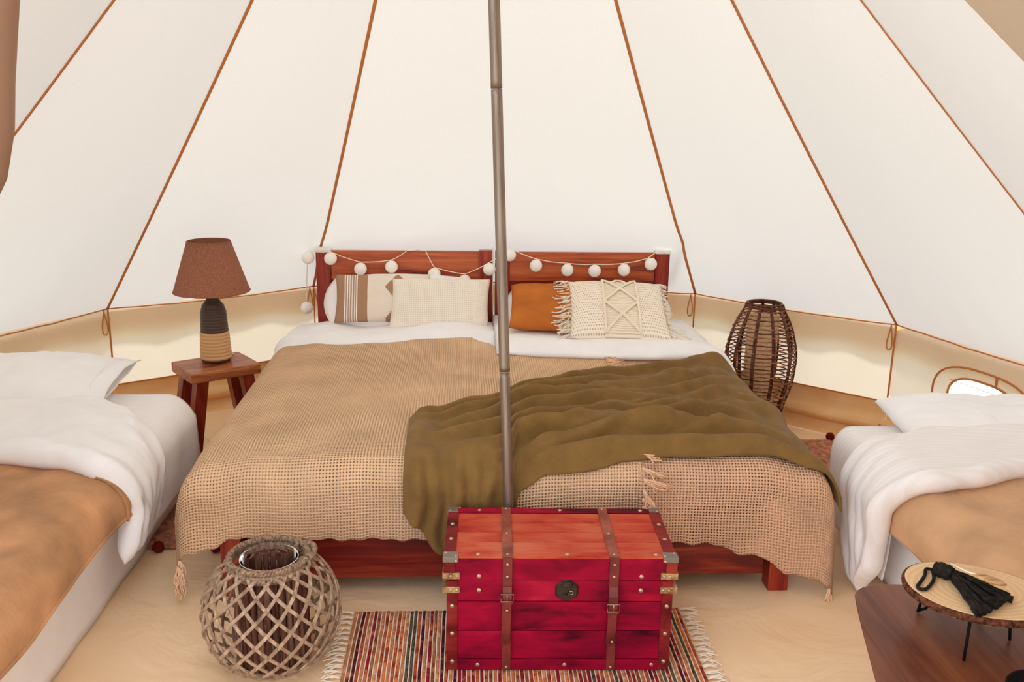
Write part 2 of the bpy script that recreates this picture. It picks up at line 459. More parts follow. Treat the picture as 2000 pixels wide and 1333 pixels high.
# arched window with tan binding, flap outline and clear pane
window = struct('window_1', wp(WC[0], WC[1]))
tube('window_binding', [wp(*win(2*PI*i/48, .175, .105, .085), .004) for i in range(48)], .0055, TAPE, window, 6, True)
tube('flap_binding', [wp(*win(PI*(i/40*1.3-.15), .255, .150, .120), .009) for i in range(41)], .0045, TAPE, window, 6)
box('flap_strap', wp(.575, .462, .008), (.008, .008, .035), TAPE, window, bevel=.001)
pane_m = D.materials.new('clear_window_film'); pane_m.use_nodes = True
_t = pane_m.node_tree; _t.nodes.clear(); _o = _t.nodes.new('ShaderNodeOutputMaterial'); _mx = _t.nodes.new('ShaderNodeMixShader'); _tr = _t.nodes.new('ShaderNodeBsdfTransparent'); _gl = _t.nodes.new('ShaderNodeBsdfGlossy')
_gl.inputs['Roughness'].default_value = .1; _mx.inputs[0].default_value = .05
_t.links.new(_tr.outputs[0], _mx.inputs[1]); _t.links.new(_gl.outputs[0], _mx.inputs[2]); _t.links.new(_mx.outputs[0], _o.inputs[0])
pts = [wp(*win(2*PI*i/40, .175, .105, .085), -.002) for i in range(40)]
pyd('pane', pts, [tuple(range(40))], pane_m, window, False)
tube('mesh_thread', [wp(.34+.3*i/6, .408-.004*i/6, .001) for i in range(7)], .0012, POLEM, window, 5)
# the entrance, behind and beside the viewer: door sides, head canvas and the rolled flap
door = struct('door_1', (0, -2.0, 0))
DR0 = [Vector((1.05, -3.05, 0)), Vector((.42, -2.95, 2.35))]; DL0 = [Vector((-.812, -1.90, 0)), Vector((-.455, -1.90, 2.25))]
def ruled(a0, a1, b0, b1): return lambda u, v: a0.lerp(a1, v).lerp(b0.lerp(b1, v), u)
r4 = rim(4).lerp(APEX, .72); l4 = rim(-4).lerp(APEX, .72)
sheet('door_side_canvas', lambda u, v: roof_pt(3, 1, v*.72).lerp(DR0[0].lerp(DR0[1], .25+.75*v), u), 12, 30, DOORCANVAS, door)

sheet('door_head_canvas', ruled(l4, APEX, r4, APEX), 6, 4, CANVAS, door)
sheet('door_head_canvas', ruled(r4, l4.lerp(r4, .45)+Vector((0, -.25, .12)), DR0[1], Vector((-.25, -2.9, 2.5))), 8, 6, DOORCANVAS, door)  # partial porch roof added out of view to shade the right door side

def flap_at(t):                                                    # hangs from the cone, tied back to the side lower down
    z = lerp(2.05, .15, t); k = smooth01((1.50-z)/1.0)
    return Vector((-1.040-.15*(1.62-z)-.62*k, -.86-.30*k, z))
sheet('door_side_canvas', lambda u, v: roof_pt(-4, 0, .60*(1-v)).lerp(flap_at(v), u), 10, 24, CANVAS, door)
fl = [flap_at(i/24)+Vector((.006*math.sin(i*.9), .006*math.cos(i*1.3), 0)) for i in range(25)]
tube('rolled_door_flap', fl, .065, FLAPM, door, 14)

# ================================================================== CENTRE POLE
pole = thing('tent_pole', 'tall grey metal centre pole of the tent, standing behind the red chest', 'tent pole', (.0025, -.066, 0))
PB = Vector((.0025, -.066, 0)); PT = Vector((-.1136, .052, 3.0))
def pole_at(z): return PB.lerp(PT, z/3.0)
for z0, z1, r in ((0.0, .768, .0155), (.771, 1.583, .0160), (1.586, 3.0, .0165)):
    a, b = pole_at(z0), pole_at(z1)
    tube('pole_section', [a, a.lerp(b, .02), a.lerp(b, .5), a.lerp(b, .98), b], lambda t, r=r: r, POLEM, pole, 20)
tube('joint_ring', [pole_at(.7675), pole_at(.7715)], .0163, BRASS, pole, 20)
lathe('base_plate', [(.022, 0), (.022, .004), (.02, .008)], (.0025, -.066, 0), POLEM, pole, 24)

# ================================================================== TWO WOODEN BEDS PUSHED TOGETHER
CAPM = fabric('white_cap', (244, 240, 232), vary=.02, scale=90, strength=.2, dist=.003).m  # plain white caps for the outer headboard posts
BEDL = 2.0
def wooden_bed(x0, x1, label, rail_top, caps, flip):
    b = thing('wooden_bed', label, 'bed', ((x0+x1)/2, 1.05, 0), group='stained wooden beds pushed together')
    for s, x in ((0, x0+.037), (1, x1-.037)):
        box('head_post', (x, BEDL+.022, .4085), (.072, .045, .817), W_POST, b, bevel=.003)
        if caps[s]:
            box('plain_post_cap', (x, BEDL+.022, .816), (.084, .058, .020), CAPM, b, bevel=.008)
        box('foot_leg', (x+(.018 if (s and flip < 0) else -.018 if (not s and flip > 0) else 0), .058, .11), (.066, .066, .22), W_POST, b, bevel=.003)
    w = x1-x0-.148; xm = (x0+x1)/2
    box('headboard_rail', (xm, BEDL+.022, rail_top-.075), (w, .028, .15), W_RAIL, b, bevel=.004)
    box('headboard_panel', (xm, BEDL+.026, .44), (w, .018, .44), W_PANEL, b, bevel=.002)
    box('foot_rail', (xm, .055, .125), (x1-x0-.136, .03, .14), W_FOOT, b, bevel=.003)
    for x in (x0+.02, x1-.02):
        box('side_rail', (x, 1.045, .125), (.025, 1.94, .14), W_FOOT, b, bevel=.003)
    for i in range(8):
        box('slat', (xm, .2+i*.255, .20), (x1-x0-.07, .07, .015), W_STOOL, b, bevel=.001)
    return b
wooden_bed(-.904, -.004, 'left one of two red-brown wooden beds pushed together, nearest the table lamp', .812, (1, 0), 1)
wooden_bed(.004, .904, 'right one of two red-brown wooden beds pushed together, nearest the wicker floor lamp', .810, (0, 1), -1)

# bed surface shared by mattresses, duvets and throws
AX, Y0, RB = .945, .095, .075
def top_z(x, y):
    z = .462
    z += .010*N(x*1.7+3, y*1.7, 0)
    z += .050*math.exp(-((x+.24)**2/.05+(y-1.62)**2/.06))           # where the left duvet swells
    z += .006*math.exp(-((x-.50)**2/.20+(y-1.30)**2/.05))
    z -= .010*math.exp(-(x/.05)**2)*smooth01((1.2-y)/.4)*.6
    z -= .020*smooth01((abs(x)-.80)/.15)
    z -= .012*smooth01((.25-y)/.2)
    return z
def fold(d, R):
    if d <= 0: return 0, 0
    if d < PI*R/2: return R*math.sin(d/R), R*(1-math.cos(d/R))
    return R, R+d-PI*R/2
def drape(a, b, off=0.0, flare=.12):
    hx, dx = fold(abs(a)-AX, RB); hy, dy = fold(Y0-b, RB)
    sg = 1 if a >= 0 else -1
    x = sg*(min(abs(a), AX)+hx); y = max(b, Y0)-hy
    drop = (dx**1.5+dy**1.5)**(1/1.5) if dx > 0 and dy > 0 else dx+dy
    fx = dx/.08 if dx < .08 else 1; fy = dy/.08 if dy < .08 else 1
    x += sg*(off*fx+flare*dx*(.5+.5*fy)); y -= off*fy+flare*dy*(.35+.65*min(1, dx/.1))*.8
    z = top_z(sg*min(abs(x), AX), max(y, Y0))-drop+off*(1-max(fx, fy)*.8)
    return Vector((x, y, z))
for x0, x1, lb in ((-.90, -.01, 'white mattress of the left wooden bed, under the tan throw'), (.01, .90, 'white mattress of the right wooden bed, under the tan throw')):
    tag(puff('mattress', lambda u, v, x0=x0, x1=x1: (lerp(x0, x1, .5+.5*u), lerp(.07, 1.97, .5+.5*v), .315), .10, 12, 16, WHITE, None, 12), lb, 'mattress', 'mattresses of the wooden beds')

# left duvet
def duvL(u, v):
    a = lerp(-1.06, .015, .5+.5*u); b = lerp(.12, 1.975, .5+.5*v)
    p = drape(a, b, -.026); return p
def duvL_w(u, v):
    b = lerp(.12, 1.975, .5+.5*v); a = lerp(-1.06, .015, .5+.5*u)
    s = smooth01((b-1.34)/.16)
    return s*(.022+.022*math.exp(-((a+.85)/.18)**2-((b-1.75)/.16)**2)+.014*N(a*3.1, b*4.2, 2)+.010*N(a*7, b*9, 4)+.014*math.exp(-((b-1.55-.08*math.sin(a*4))/.07)**2))
tag(puff('duvet', duvL, .016, 60, 90, WHITE, None, 10, duvL_w), 'white duvet on the left wooden bed, smooth under the waffle cushion', 'duvet', 'white duvets')
# right duvet with its rolled-back edge
def duvR(u, v):
    a = lerp(-.01, 1.07, .5+.5*u)
    bf = 1.17+.02*math.sin(a*5+1)+.03*(1-smooth01(a/.2))-.02*math.sin(a*2)
    b = lerp(bf, 1.975, .5+.5*v)
    p = drape(a, b, .022); return p
def duvR_w(u, v):
    a = lerp(-.01, 1.07, .5+.5*u); b = lerp(1.15, 2.0, .5+.5*v)
    return .010*N(a*3+7, b*5, 1)+.007*N(a*9, b*14+a*8, 3)
def duvR_T(u, v):
    v1 = .5+.5*v; return .014+.028*math.exp(-((v1-.14)/.15)**2)
tag(puff('duvet', duvR, duvR_T, 60, 60, WHITE, None, 6, duvR_w), 'white duvet on the right wooden bed, rolled back below the macrame cushion', 'duvet', 'white duvets')

# knitted throws
def hemL(a): return pw_lin(a, [(-1.2, -.235), (-.95, -.205), (-.86, -.175), (-.6, -.19), (-.2, -.205), (.45, -.215)])
def headL(a): return pw_lin(a, [(-1.2, 1.46), (-.98, 1.46), (-.72, 1.40), (-.45, 1.46), (-.22, 1.55), (-.05, 1.40), (.02, 1.32), (.10, 1.32), (.45, 1.32)])
def throwL(u, v):
    ed = lerp(.415, .475, smooth01(v))
    a = lerp(-1.115, ed, u); b = lerp(hemL(a), headL(a), v)+(.004*math.sin(a*40)+.003*math.sin(a*97))*max(0, 1-v*40)
    p = drape(a, b, .010)
    h = max(0, Y0-b)
    p.y -= .012*math.sin(a*9+1)*min(1, h/.2)+.006*N(a*6, b*6)*min(1, h/.1)
    p.z += .004*N(a*6, b*6, 3)*(1 if b > Y0 else 0)
    return p
def uvL(u, v):
    ed = lerp(.415, .475, smooth01(v)); a = lerp(-1.115, ed, u); return (a, lerp(hemL(a), headL(a), v))
kl = thing('knitted_throw', 'large tan open-weave throw over the left and middle of the bed', 'throw', (-.3, .5, .46), group='open-weave throws')
sheet('woven_cloth', throwL, 150, 170, KNIT, kl, uvL, .004)
def hemR(a): return pw_lin(a, [(.40, -.215), (.62, -.22), (.78, -.255), (.90, -.30), (1.02, -.325), (1.2, -.325)])
def throwR(u, v):
    a = lerp(.405, 1.185, u); b = lerp(hemR(a), 1.34, v)+(.004*math.sin(a*40)+.003*math.sin(a*83))*max(0, 1-v*40)
    p = drape(a, b, .006)
    h = max(0, Y0-b)
    p.y -= .010*math.sin(a*8)*min(1, h/.2)
    p.z += .003*N(a*6, b*6, 9)*(1 if b > Y0 else 0)
    return p
kr = thing('knitted_throw', 'narrower tan open-weave throw over the right end of the bed foot', 'throw', (.7, .5, .46), group='open-weave throws')
sheet('woven_cloth', throwR, 90, 150, KNIT2, kr, lambda u, v: (lerp(.405, 1.185, u), lerp(hemR(lerp(.405, 1.185, u)), 1.34, v)), .004)
# fringe down the right edge of the large throw, tassels at the corners
def yarn(p, d, ln, curl=.02, n=7):
    pts_ = []; p = Vector(p); d = Vector(d).normalized(); ph = random.random()*9
    for i in range(n):
        t = i/(n-1); pts_.append(p+d*ln*t+Vector((N(ph, t*2), N(ph+5, t*2), N(ph+9, t*2)*.3))*curl*t)
    return pts_
def fringe_knot(kind, p, dirs, ln, parent, cnt=9, r=.0023, curl=.03):
    pths = []
    for i in range(cnt):
        d = Vector(dirs)+Vector((random.uniform(-.3, .3), random.uniform(-.15, .15), random.uniform(-.2, .2)))
        pths.append(yarn(Vector(p)+Vector((random.uniform(-.004, .004), 0, random.uniform(-.003, .003))), d, ln*random.uniform(.75, 1.1), curl))
    return tubes(kind, pths, r, FRINGE, parent, 5)
for b in (-.20, -.17, -.14, -.11, -.085, -.06, -.03, -.005, .02):
    a = .415; p = drape(a, b, .028)
    dirs = (.5+.5*random.random(), -.12, -.9) if b < -.02 else (.9, -.35, -.25)
    fringe_knot('fringe_tassel', p, dirs, random.uniform(.05, .085), kl, 8)
for b in (.06, .10): fringe_knot('fringe_tassel', drape(.418, b, .022), (.8, -.5, .02), .05, kl, 8)
for b in (1.03, 1.06, 1.09, 1.12, 1.15): fringe_knot('fringe_tassel', drape(.46, b, .024), (.85, -.45, .02), .06, kl, 7)
cl = throwL(0, 0); cr = throwR(1, 0)
for dx in (0, .018, .036): fringe_knot('corner_tassel', throwL(dx, 0)+Vector((.004, -.010, .010)), (.12, -.10, -1), .075, kl, 12, .0021)
for dx in (.0, .05, .10, .15): fringe_knot('corner_tassel', throwR(1-dx, 0)+Vector((-.004, -.010, .010)), (-.12, -.10, -1), .065, kr, 12, .0022)

# olive fleece blanket thrown across the foot of the bed
def ol_back(a): return pw_lin(a, [(-.34, .36), (-.30, .43), (-.10, .56), (.15, .74), (.45, .90), (.70, 1.02), (.90, 1.15), (.98, 1.14), (1.15, 1.02)])
def ol_front(a): return pw_lin(a, [(-.34, -.10), (-.30, -.14), (-.22, -.24), (-.06, -.30), (-.035, -.29), (.03, -.025), (.12, .005), (.50, .05), (.85, .06), (1.0, .03), (1.15, -.02)])
OF = [  # folds along the blanket: centre line v0 + v1*a + bend, from a0 to a1, height, width
    (.06, .00, .02, .00, 1.08, .026, .045), (.17, .05, .03, .02, .95, .030, .040), (.30, -.05, .05, -.26, .62, .034, .045), (.33, .10, -.04, .35, 1.05, .022, .040),
    (.44, .06, .04, -.22, .45, .028, .040), (.47, .06, -.05, .30, .98, .024, .045), (.57, .02, .05, -.28, .70, .030, .042), (.62, .10, -.03, .45, 1.0, .018, .035),
    (.71, -.04, .05, -.24, .52, .026, .040), (.76, .04, -.03, .25, .95, .022, .045), (.86, .02, .03, -.30, .60, .024, .035), (.965, .0, .0, -.33, 1.0, .024, .035), (.25, -.02, .02, .10, .55, .016, .03), (.52, -.05, .02, .62, 1.06, .014, .03)]
_r = random.Random(5)
for _ in range(16):
    a0 = _r.uniform(-.25, .6); OF.append((_r.uniform(.08, .94), _r.uniform(-.10, .14), _r.uniform(-.05, .05), a0, a0+_r.uniform(.25, .6), _r.uniform(.007, .013), _r.uniform(.018, .026)))
OV_ = [(-.295, .04, .030, .022), (-.235, -.02, .024, .020), (-.175, .03, .034, .024), (-.115, -.03, .026, .020), (-.065, .02, .026, .018)]
def olive(u, v):
    a = lerp(-.335, 1.10, u); bf, bb = ol_front(a), ol_back(a); b = lerp(bf, bb, v)
    b += .014*N(a*4, v*3, 7)*math.sin(PI*v)+.010*N(a*6, 3)
    wob = .05*N(a*2.6, v*2, 11)+.02*N(a*7, v*5, 13)
    h = .010; hang = smooth01((Y0+.02-b)/.16)
    for v0, v1, bd, a0, a1, hh, wd in OF:
        t = (a-a0)/(a1-a0)
        if t <= 0 or t >= 1: continue
        vc = v0+v1*a+bd*math.sin(PI*t*1.3)
        x = (v+wob-vc)/(wd*.72)
        prof = math.exp(-x*x) if x > 0 else math.exp(-(x*.75)**2)
        h += hh*1.8*prof*math.sin(PI*t)**.6*(1-hang)
    for ac, tl, hh, wd in OV_:
        x = (a-ac-tl*(b+.1)*1.2+.02*N(b*9, ac*30))/wd
        h += hh*math.exp(-x*x)*hang
    h += .006*N(a*9, v*8, 5)
    if a < -.2: h += .026*smooth01((-.2-a)/.10)*math.sin(PI*min(1, u*12))*(.6+.5*N(v*7, 2))
    h += .045*math.exp(-((a-.93)/.05)**2)*math.exp(-((v-.96)/.06)**2)
    return drape(a, b, max(.006, h)+.010+.012*hang, .06)
ob = sheet('olive_blanket', olive, 220, 130, OLIVE, None, None, .008)
tag(ob, 'olive green fleece blanket thrown in folds across the bed foot', 'blanket')

# ================================================================== PILLOWS AND CUSHIONS ON THE BIG BED
def cushion(name, c, w, h, T, yaw, tilt, roll, mat, label, group=None, pinch=.045, nu=36, nv=28, wr=None, cat='cushion', parent=None, pw=3.2, empty=False):
    """stands on its lower edge leaning back; c = centre, tilt from vertical"""
    Rm = Matrix.Rotation(yaw, 3, 'Z') @ Matrix.Rotation(-tilt, 3, 'X') @ Matrix.Rotation(roll, 3, 'Y')
    def fn(u, v):
        x = u*w/2*(1-pinch*(1-v*v)*abs(u)**3); z = v*h/2*(1-pinch*(1-u*u)*abs(v)**3)
        return Vector(c)+Rm @ Vector((x, 0, z))
    if empty:
        t = thing(name, label, cat, c, 0, group)
        return t, puff('cover', fn, T, nu, nv, mat, t, pw, wr), fn, Rm
    o = puff(name, fn, T, nu, nv, mat, None, pw, wr)
    tag(o, label, cat, group); return o, fn, Rm
wrp = lambda s: (lambda u, v: .006*N(u*3+s, v*3, s)+.004*N(u*7, v*6+s, s))
cushion('sleeping_pillow', (-.470, 1.890, .572), .66, .27, .080, 0, .62, 0, PILLOWWHITE, 'white sleeping pillow against the left headboard, behind the striped cushion', 'white sleeping pillows on the big bed', wr=wrp(1), cat='pillow', pinch=-.16, pw=2.6)
cushion('sleeping_pillow', (.47, 1.86, .535), .76, .28, .06, 0, .90, 0, PILLOWWHITE, 'white sleeping pillow against the right headboard, behind the rust cushion', 'white sleeping pillows on the big bed', wr=wrp(5), cat='pillow', pinch=-.12, pw=2.6)
def striped_mat():
    k = M('kilim_stripes', (205, 185, 160), .92, spec=.08)
    tc = k.n('ShaderNodeTexCoord'); sp = k.n('ShaderNodeSeparateXYZ'); k.l(tc.outputs['UV'], sp.inputs[0])
    br, cr_, wh = (172, 134, 102), (236, 222, 204), (250, 240, 228)
    st = [(0, br), (.095, wh)]
    x = .095
    for i in range(5): st += [(x, wh), (x+.008, (176, 146, 120)), (x+.026, wh)]; x += .026
    st = [(0, br)]
    x = .10
    for i in range(5): st += [(x, wh), (x+.010, (180, 152, 128))]; x += .027
    st += [(x-.008, wh), (x+.004, br), (.345, cr_)]
    col = k.ramp(sp.outputs[0], st, 'CONSTANT')
    vs_ = k.math('DIVIDE', k.math('FLOOR', k.math('MULTIPLY', k.math('ABSOLUTE', k.math('SUBTRACT', sp.outputs[1], .66)), 26)), 26)
    dx = k.math('ABSOLUTE', k.math('SUBTRACT', sp.outputs[0], .66))
    ins = k.math('LESS_THAN', k.math('ADD', dx, k.math('MULTIPLY', vs_, .42)), .125)
    vs2 = k.math('DIVIDE', k.math('FLOOR', k.math('MULTIPLY', k.math('ABSOLUTE', k.math('SUBTRACT', sp.outputs[1], .02)), 26)), 26)
    ins2 = k.math('LESS_THAN', k.math('ADD', dx, k.math('MULTIPLY', vs2, .42)), .125)
    col = k.mix(k.math('MAXIMUM', ins, ins2), col, br)
    k.base(col); k.bump(k.noise(320, 2, k.co()), .35, .002); return k.m
cushion('striped_cushion', (-.555, 1.835, .602), .47, .255, .055, .03, .55, 0, striped_mat(), 'brown and cream striped cushion with a stepped diamond motif', wr=wrp(2))
def waffle_mat():
    k = M('cream_waffle_weave', (226, 214, 194), .95, spec=.05)
    tc = k.n('ShaderNodeTexCoord'); mp = k.n('ShaderNodeMapping'); mp.inputs['Scale'].default_value = (46, 26, 1); k.l(tc.outputs['UV'], mp.inputs[0])
    sp = k.n('ShaderNodeSeparateXYZ'); k.l(mp.outputs[0], sp.inputs[0])
    a = k.math('ABSOLUTE', k.math('SINE', k.math('MULTIPLY', sp.outputs[0], PI))); b = k.math('ABSOLUTE', k.math('SINE', k.math('MULTIPLY', sp.outputs[1], PI)))
    pr = k.math('MULTIPLY', a, b)
    k.base(k.ramp(pr, [(.35, (250, 240, 224)), (.95, (232, 216, 190))])); k.bump(k.math('SUBTRACT', 1, pr), .55, .004); return k.m  # shade inside the waffle pits is put into the colour
cushion('waffle_cushion', (-.272, 1.762, .584), .49, .285, .06, -.03, .62, .0, waffle_mat(), 'cream waffle-knit cushion in front of the striped one', wr=wrp(3))
cushion('rust_cushion', (.252, 1.665, .600), .37, .38, .050, -.04, 1.20, .03, RUST, 'plain rust orange cushion beside the macrame one', wr=lambda u, v: .006*N(u*3, v*3, 6)-.008*math.exp(-((v+.15-.1*u)/.05)**2)*(.5-.5*u))
def net_mat():
    k = M('cream_macrame_net', (226, 212, 188), .95, spec=.05)
    tc = k.n('ShaderNodeTexCoord'); mp = k.n('ShaderNodeMapping'); mp.inputs['Scale'].default_value = (40, 24, 1); k.l(tc.outputs['UV'], mp.inputs[0])
    sp = k.n('ShaderNodeSeparateXYZ'); k.l(mp.outputs[0], sp.inputs[0]); uv = k.n('ShaderNodeSeparateXYZ'); k.l(tc.outputs['UV'], uv.inputs[0])
    row = k.math('MULTIPLY', k.math('FLOOR', sp.outputs[1]), .5)
    a = k.math('ABSOLUTE', k.math('SINE', k.math('MULTIPLY', k.math('ADD', sp.outputs[0], row), PI))); b = k.math('ABSOLUTE', k.math('SINE', k.math('MULTIPLY', sp.outputs[1], PI)))
    pr = k.math('MULTIPLY', a, b)
    mid = k.math('LESS_THAN', k.math('ABSOLUTE', k.math('SUBTRACT', uv.outputs[0], .52)), .17)
    lines = k.math('ABSOLUTE', k.math('SINE', k.math('MULTIPLY', uv.outputs[1], 120)))
    net = k.ramp(pr, [(.74, (250, 238, 218)), (.86, (196, 166, 130))])
    cord = k.ramp(lines, [(.1, (214, 188, 154)), (.5, (248, 234, 212))])
    k.base(k.mix(mid, net, cord))
    hh = k.n('ShaderNodeMix', data_type='FLOAT'); k.l(mid, hh.inputs[0]); k.l(k.math('SUBTRACT', 1, pr), hh.inputs[2]); k.l(lines, hh.inputs[3])
    k.bump(hh.outputs[0], .6, .004); return k.m
mc, mcover, mfn, mR = cushion('macrame_cushion', (.570, 1.56, .606), .465, .50, .056, -.04, 1.23, .03, net_mat(), 'cream macrame cushion with knotted lattice and fringed ends', wr=wrp(4), empty=True)
mdir = mR @ Vector((0, -1, 0))
def mpt(u, v, off=.003):
    e = max(0, (1-abs(u)**3.2)*(1-abs(v)**3.2))**.5
    return mfn(u, v)+mdir*(.060*e+off+.004*N(u*3+4, v*3, 4))
def mline(u0, v0, u1, v1, n=24): return [mpt(lerp(u0, u1, i/n), lerp(v0, v1, i/n)) for i in range(n+1)]
for u in (-.30, .38): tube('border_rope', mline(u, -.97, u+.02, .97), .0055, CREAMCORD, mc, 8)
for q in ((-.28, .86, .38, -.02), (-.28, -.02, .38, .86), (-.28, -.06, .38, -.93), (-.28, -.93, .38, -.06), (-.12, .62, .05, .93), (.22, .62, .05, .93)):
    for d in (-.022, .022): tube('lattice_cord', mline(q[0], q[1]+d, q[2], q[3]+d), .0042, CREAMCORD, mc, 6)
for q in range(14):
    v = lerp(.96, -.94, q/13)
    pths = []
    for i in range(7):
        p = mfn(-.995, v)+mdir*random.uniform(-.01, .02); lg = random.uniform(.05, .085)
        pths.append(yarn(p, Vector((-1, -.35+random.uniform(-.4, .3), random.uniform(-.7, .15))), lg, .05))
    tubes('fringe_tassel', pths, .0026, CREAMCORD, mc, 5)
for q in range(12):
    v = lerp(.9, -.96, q/11); ln = .022 if v > -.6 else .10
    pths = [yarn(mfn(.995, v)+mdir*random.uniform(-.005, .015), Vector((1, -.2+random.uniform(-.3, .2), -.35+random.uniform(-.2, .15))), ln*random.uniform(.7, 1.1), .03) for i in range(6)]
    tubes('fringe_tassel', pths, .0026, CREAMCORD, mc, 5)
tube('knot_edge', [mfn(u/20, 1.0) for u in range(-20, 21)], .005, CREAMCORD, mc, 6)

# ================================================================== STRING OF COTTON BALL LIGHTS
gar = thing('ball_light_string', 'string of white cotton ball lights hung along the headboards', 'string lights', (-.02, 2.06, .8))
BALL = fabric('white_cotton_ball', (252, 246, 236), vary=.02, scale=120, strength=.4, dist=.003).m
balls = [(-0.941, 1.995, 0.777), (-0.824, 1.970, 0.777), (-0.676, 1.970, 0.725), (-0.520, 1.970, 0.737), (-0.305, 1.970, 0.701), (-0.151, 1.970, 0.667), (-0.026, 1.960, 0.729), (0.077, 1.970, 0.801), (0.211, 1.970, 0.747), (0.372, 1.970, 0.726), (0.512, 1.970, 0.722), (0.663, 1.970, 0.728), (0.800, 1.970, 0.759)]
bme = None
for p in balls + [(-.975, 2.10, .495)]:
    if bme is None:
        bm = bmesh.new(); bmesh.ops.create_icosphere(bm, subdivisions=3, radius=.032)
        for v in bm.verts: v.co *= 1+.03*N(v.co.x*60, v.co.y*60, v.co.z*60)
        bme = D.meshes.new('cotton_ball'); bm.to_mesh(bme); bm.free(); bme.materials.append(BALL)
        for f in bme.polygons: f.use_smooth = True
    o = D.objects.new('cotton_ball', bme); COL.objects.link(o); o.parent = gar; o.location = Vector(p)-gar.location
wire = []
seq = [Vector(b)+Vector((0, .004, .034)) for b in balls]
seq.insert(4, Vector((-.440, 2.00, .817))); seq.insert(5, Vector((-.390, 2.01, .822))); seq.insert(6, Vector((-.350, 2.00, .818)))
seq = [Vector((-.975, 2.10, .53)), Vector((-.965, 2.08, .66))] + seq
for a, b in zip(seq, seq[1:]):
    for i in range(8):
        t = i/8; p = a.lerp(b, t); p.z -= .004*math.sin(PI*t); wire.append(p)
wire.append(seq[-1]+Vector((.04, .03, .03)))
tube('light_wire', wire, .0022, CREAMCORD, gar, 6)
tube('light_wire', [(-.008, 1.995, .835), (-.008, 1.992, .74), (-.008, 1.992, .60), (-.006, 1.992, .46)], .0022, CREAMCORD, gar, 6)

# ================================================================== STOOL AND TABLE LAMP
STZ = .435
stool = thing('wooden_stool', 'small rustic wooden stool carrying the table lamp', 'stool', (-1.23, 1.254, 0), math.radians(36), local=True)
bm = bmesh.new(); add_box(bm, (0, 0, STZ-.0225), (.305, .245, .045), None, .006, 3)
bmesh.ops.subdivide_edges(bm, edges=bm.edges[:], cuts=2, use_grid_fill=True)
for v in bm.verts: v.co.y += .006*N(v.co.x*9, 1)*(1 if v.co.y > 0 else -1); v.co.z += .0025*N(v.co.x*14, v.co.y*14, 3)
bm_obj('seat', bm, W_STOOL, stool, False, False)
for sx in (-1, 1):
    for sy in (-1, 1):
        top = Vector((sx*.098, sy*.078, STZ-.04)); bot = Vector((sx*.165, sy*.090, 0))
        tube('leg', [bot, bot.lerp(top, .5), top], .036, W_STOOLLEG, stool, 4, up=(.7, .7, 0), world=False)
for o in stool.children:
    if o.name.startswith('leg'):
        for f in o.data.polygons: f.use_smooth = False
box('stretcher', (-.138, 0, .17), (.022, .14, .04), W_STOOLLEG, stool, world=False)
lamp = thing('table_lamp', 'table lamp with brown tapered shade and two-tone ribbed ceramic base on the stool', 'lamp', (-1.235, 1.285, STZ+.003))
LX = (-1.235, 1.285, STZ+.003)
def ribs(r, z0, z1, n, amp, f=lambda t: 1):
    out = []
    for i in range(n*8+1):
        t = i/(n*8); out.append((r(t)+amp*(abs(math.sin(PI*t*n))-.5), lerp(z0, z1, t)))
    return out
BROWNCER = M('dark_brown_ceramic', (74, 54, 42), .5, spec=.4); BROWNCER.bump(BROWNCER.noise(60, 2, BROWNCER.co()), .2, .002); BROWNCER = BROWNCER.m
TANCER = M('sand_ceramic', (206, 160, 112), .75, spec=.2); TANCER.bump(TANCER.noise(200, 2, TANCER.co()), .3, .001); TANCER = TANCER.m
lathe('foot', [(.056, 0), (.062, .003), (.063, .012)], LX, BROWNCER, lamp, 40)
lathe('lower_body', [(.055, .011)]+ribs(lambda t: .0665-.006*t,   .012, .130, 8, .003), LX, TANCER, lamp, 48)
lathe('upper_body', ribs(lambda t: .0585-.006*t-.004*smooth01((t-.8)/.2), .131, .238, 8, .0025)+[(.047, .246), (.034, .262), (.026, .275), (.024, .30)], LX, BROWNCER, lamp, 48)
lathe('socket', [(.012, .30), (.012, .36)], LX, BRASSPLATE, lamp, 16)
def shade(r0, r1, z0, z1, n=56):
    prof = [(r0, z0), (r1, z1), (r1-.0025, z1), (r0-.0025, z0), (r0, z0)]
    return prof
lsh = lathe('lamp_shade', shade(.160, .090, .308, .524), LX, SHADEF, lamp, 56, cap=False)
for r, z in ((.0895, .524), (.1595, .309)):
    tube('shade_trim', [(LX[0]+r*math.cos(2*PI*i/56), LX[1]+r*math.sin(2*PI*i/56), LX[2]+z) for i in range(56)], .0022, SHADEF, lsh, 5, True)
for i in range(3):
    a = 2*PI*i/3+.5
    tube('shade_spoke', [(LX[0], LX[1], LX[2]+.36), (LX[0]+.087*math.cos(a), LX[1]+.087*math.sin(a), LX[2]+.520)], .0015, BRASSPLATE, lsh, 5)
CABLE = tape_mat('white_cable', (232, 222, 206))
tube('cable', [(-1.215, 1.34, STZ+.012), (-1.185, 1.38, STZ+.006), (-1.165, 1.42, .37), (-1.175, 1.39, .2), (-1.22, 1.40, .06), (-1.32, 1.42, .012), (-1.42, 1.55, .010), (-1.45, 1.68, .008)], .0035, CABLE, lamp, 6)
tube('cable', [(-1.22, 1.40, .012), (-1.19, 1.55, .030), (-1.10, 1.60, .012), (-1.0, 1.60, .010)], .0035, CABLE, lamp, 6)

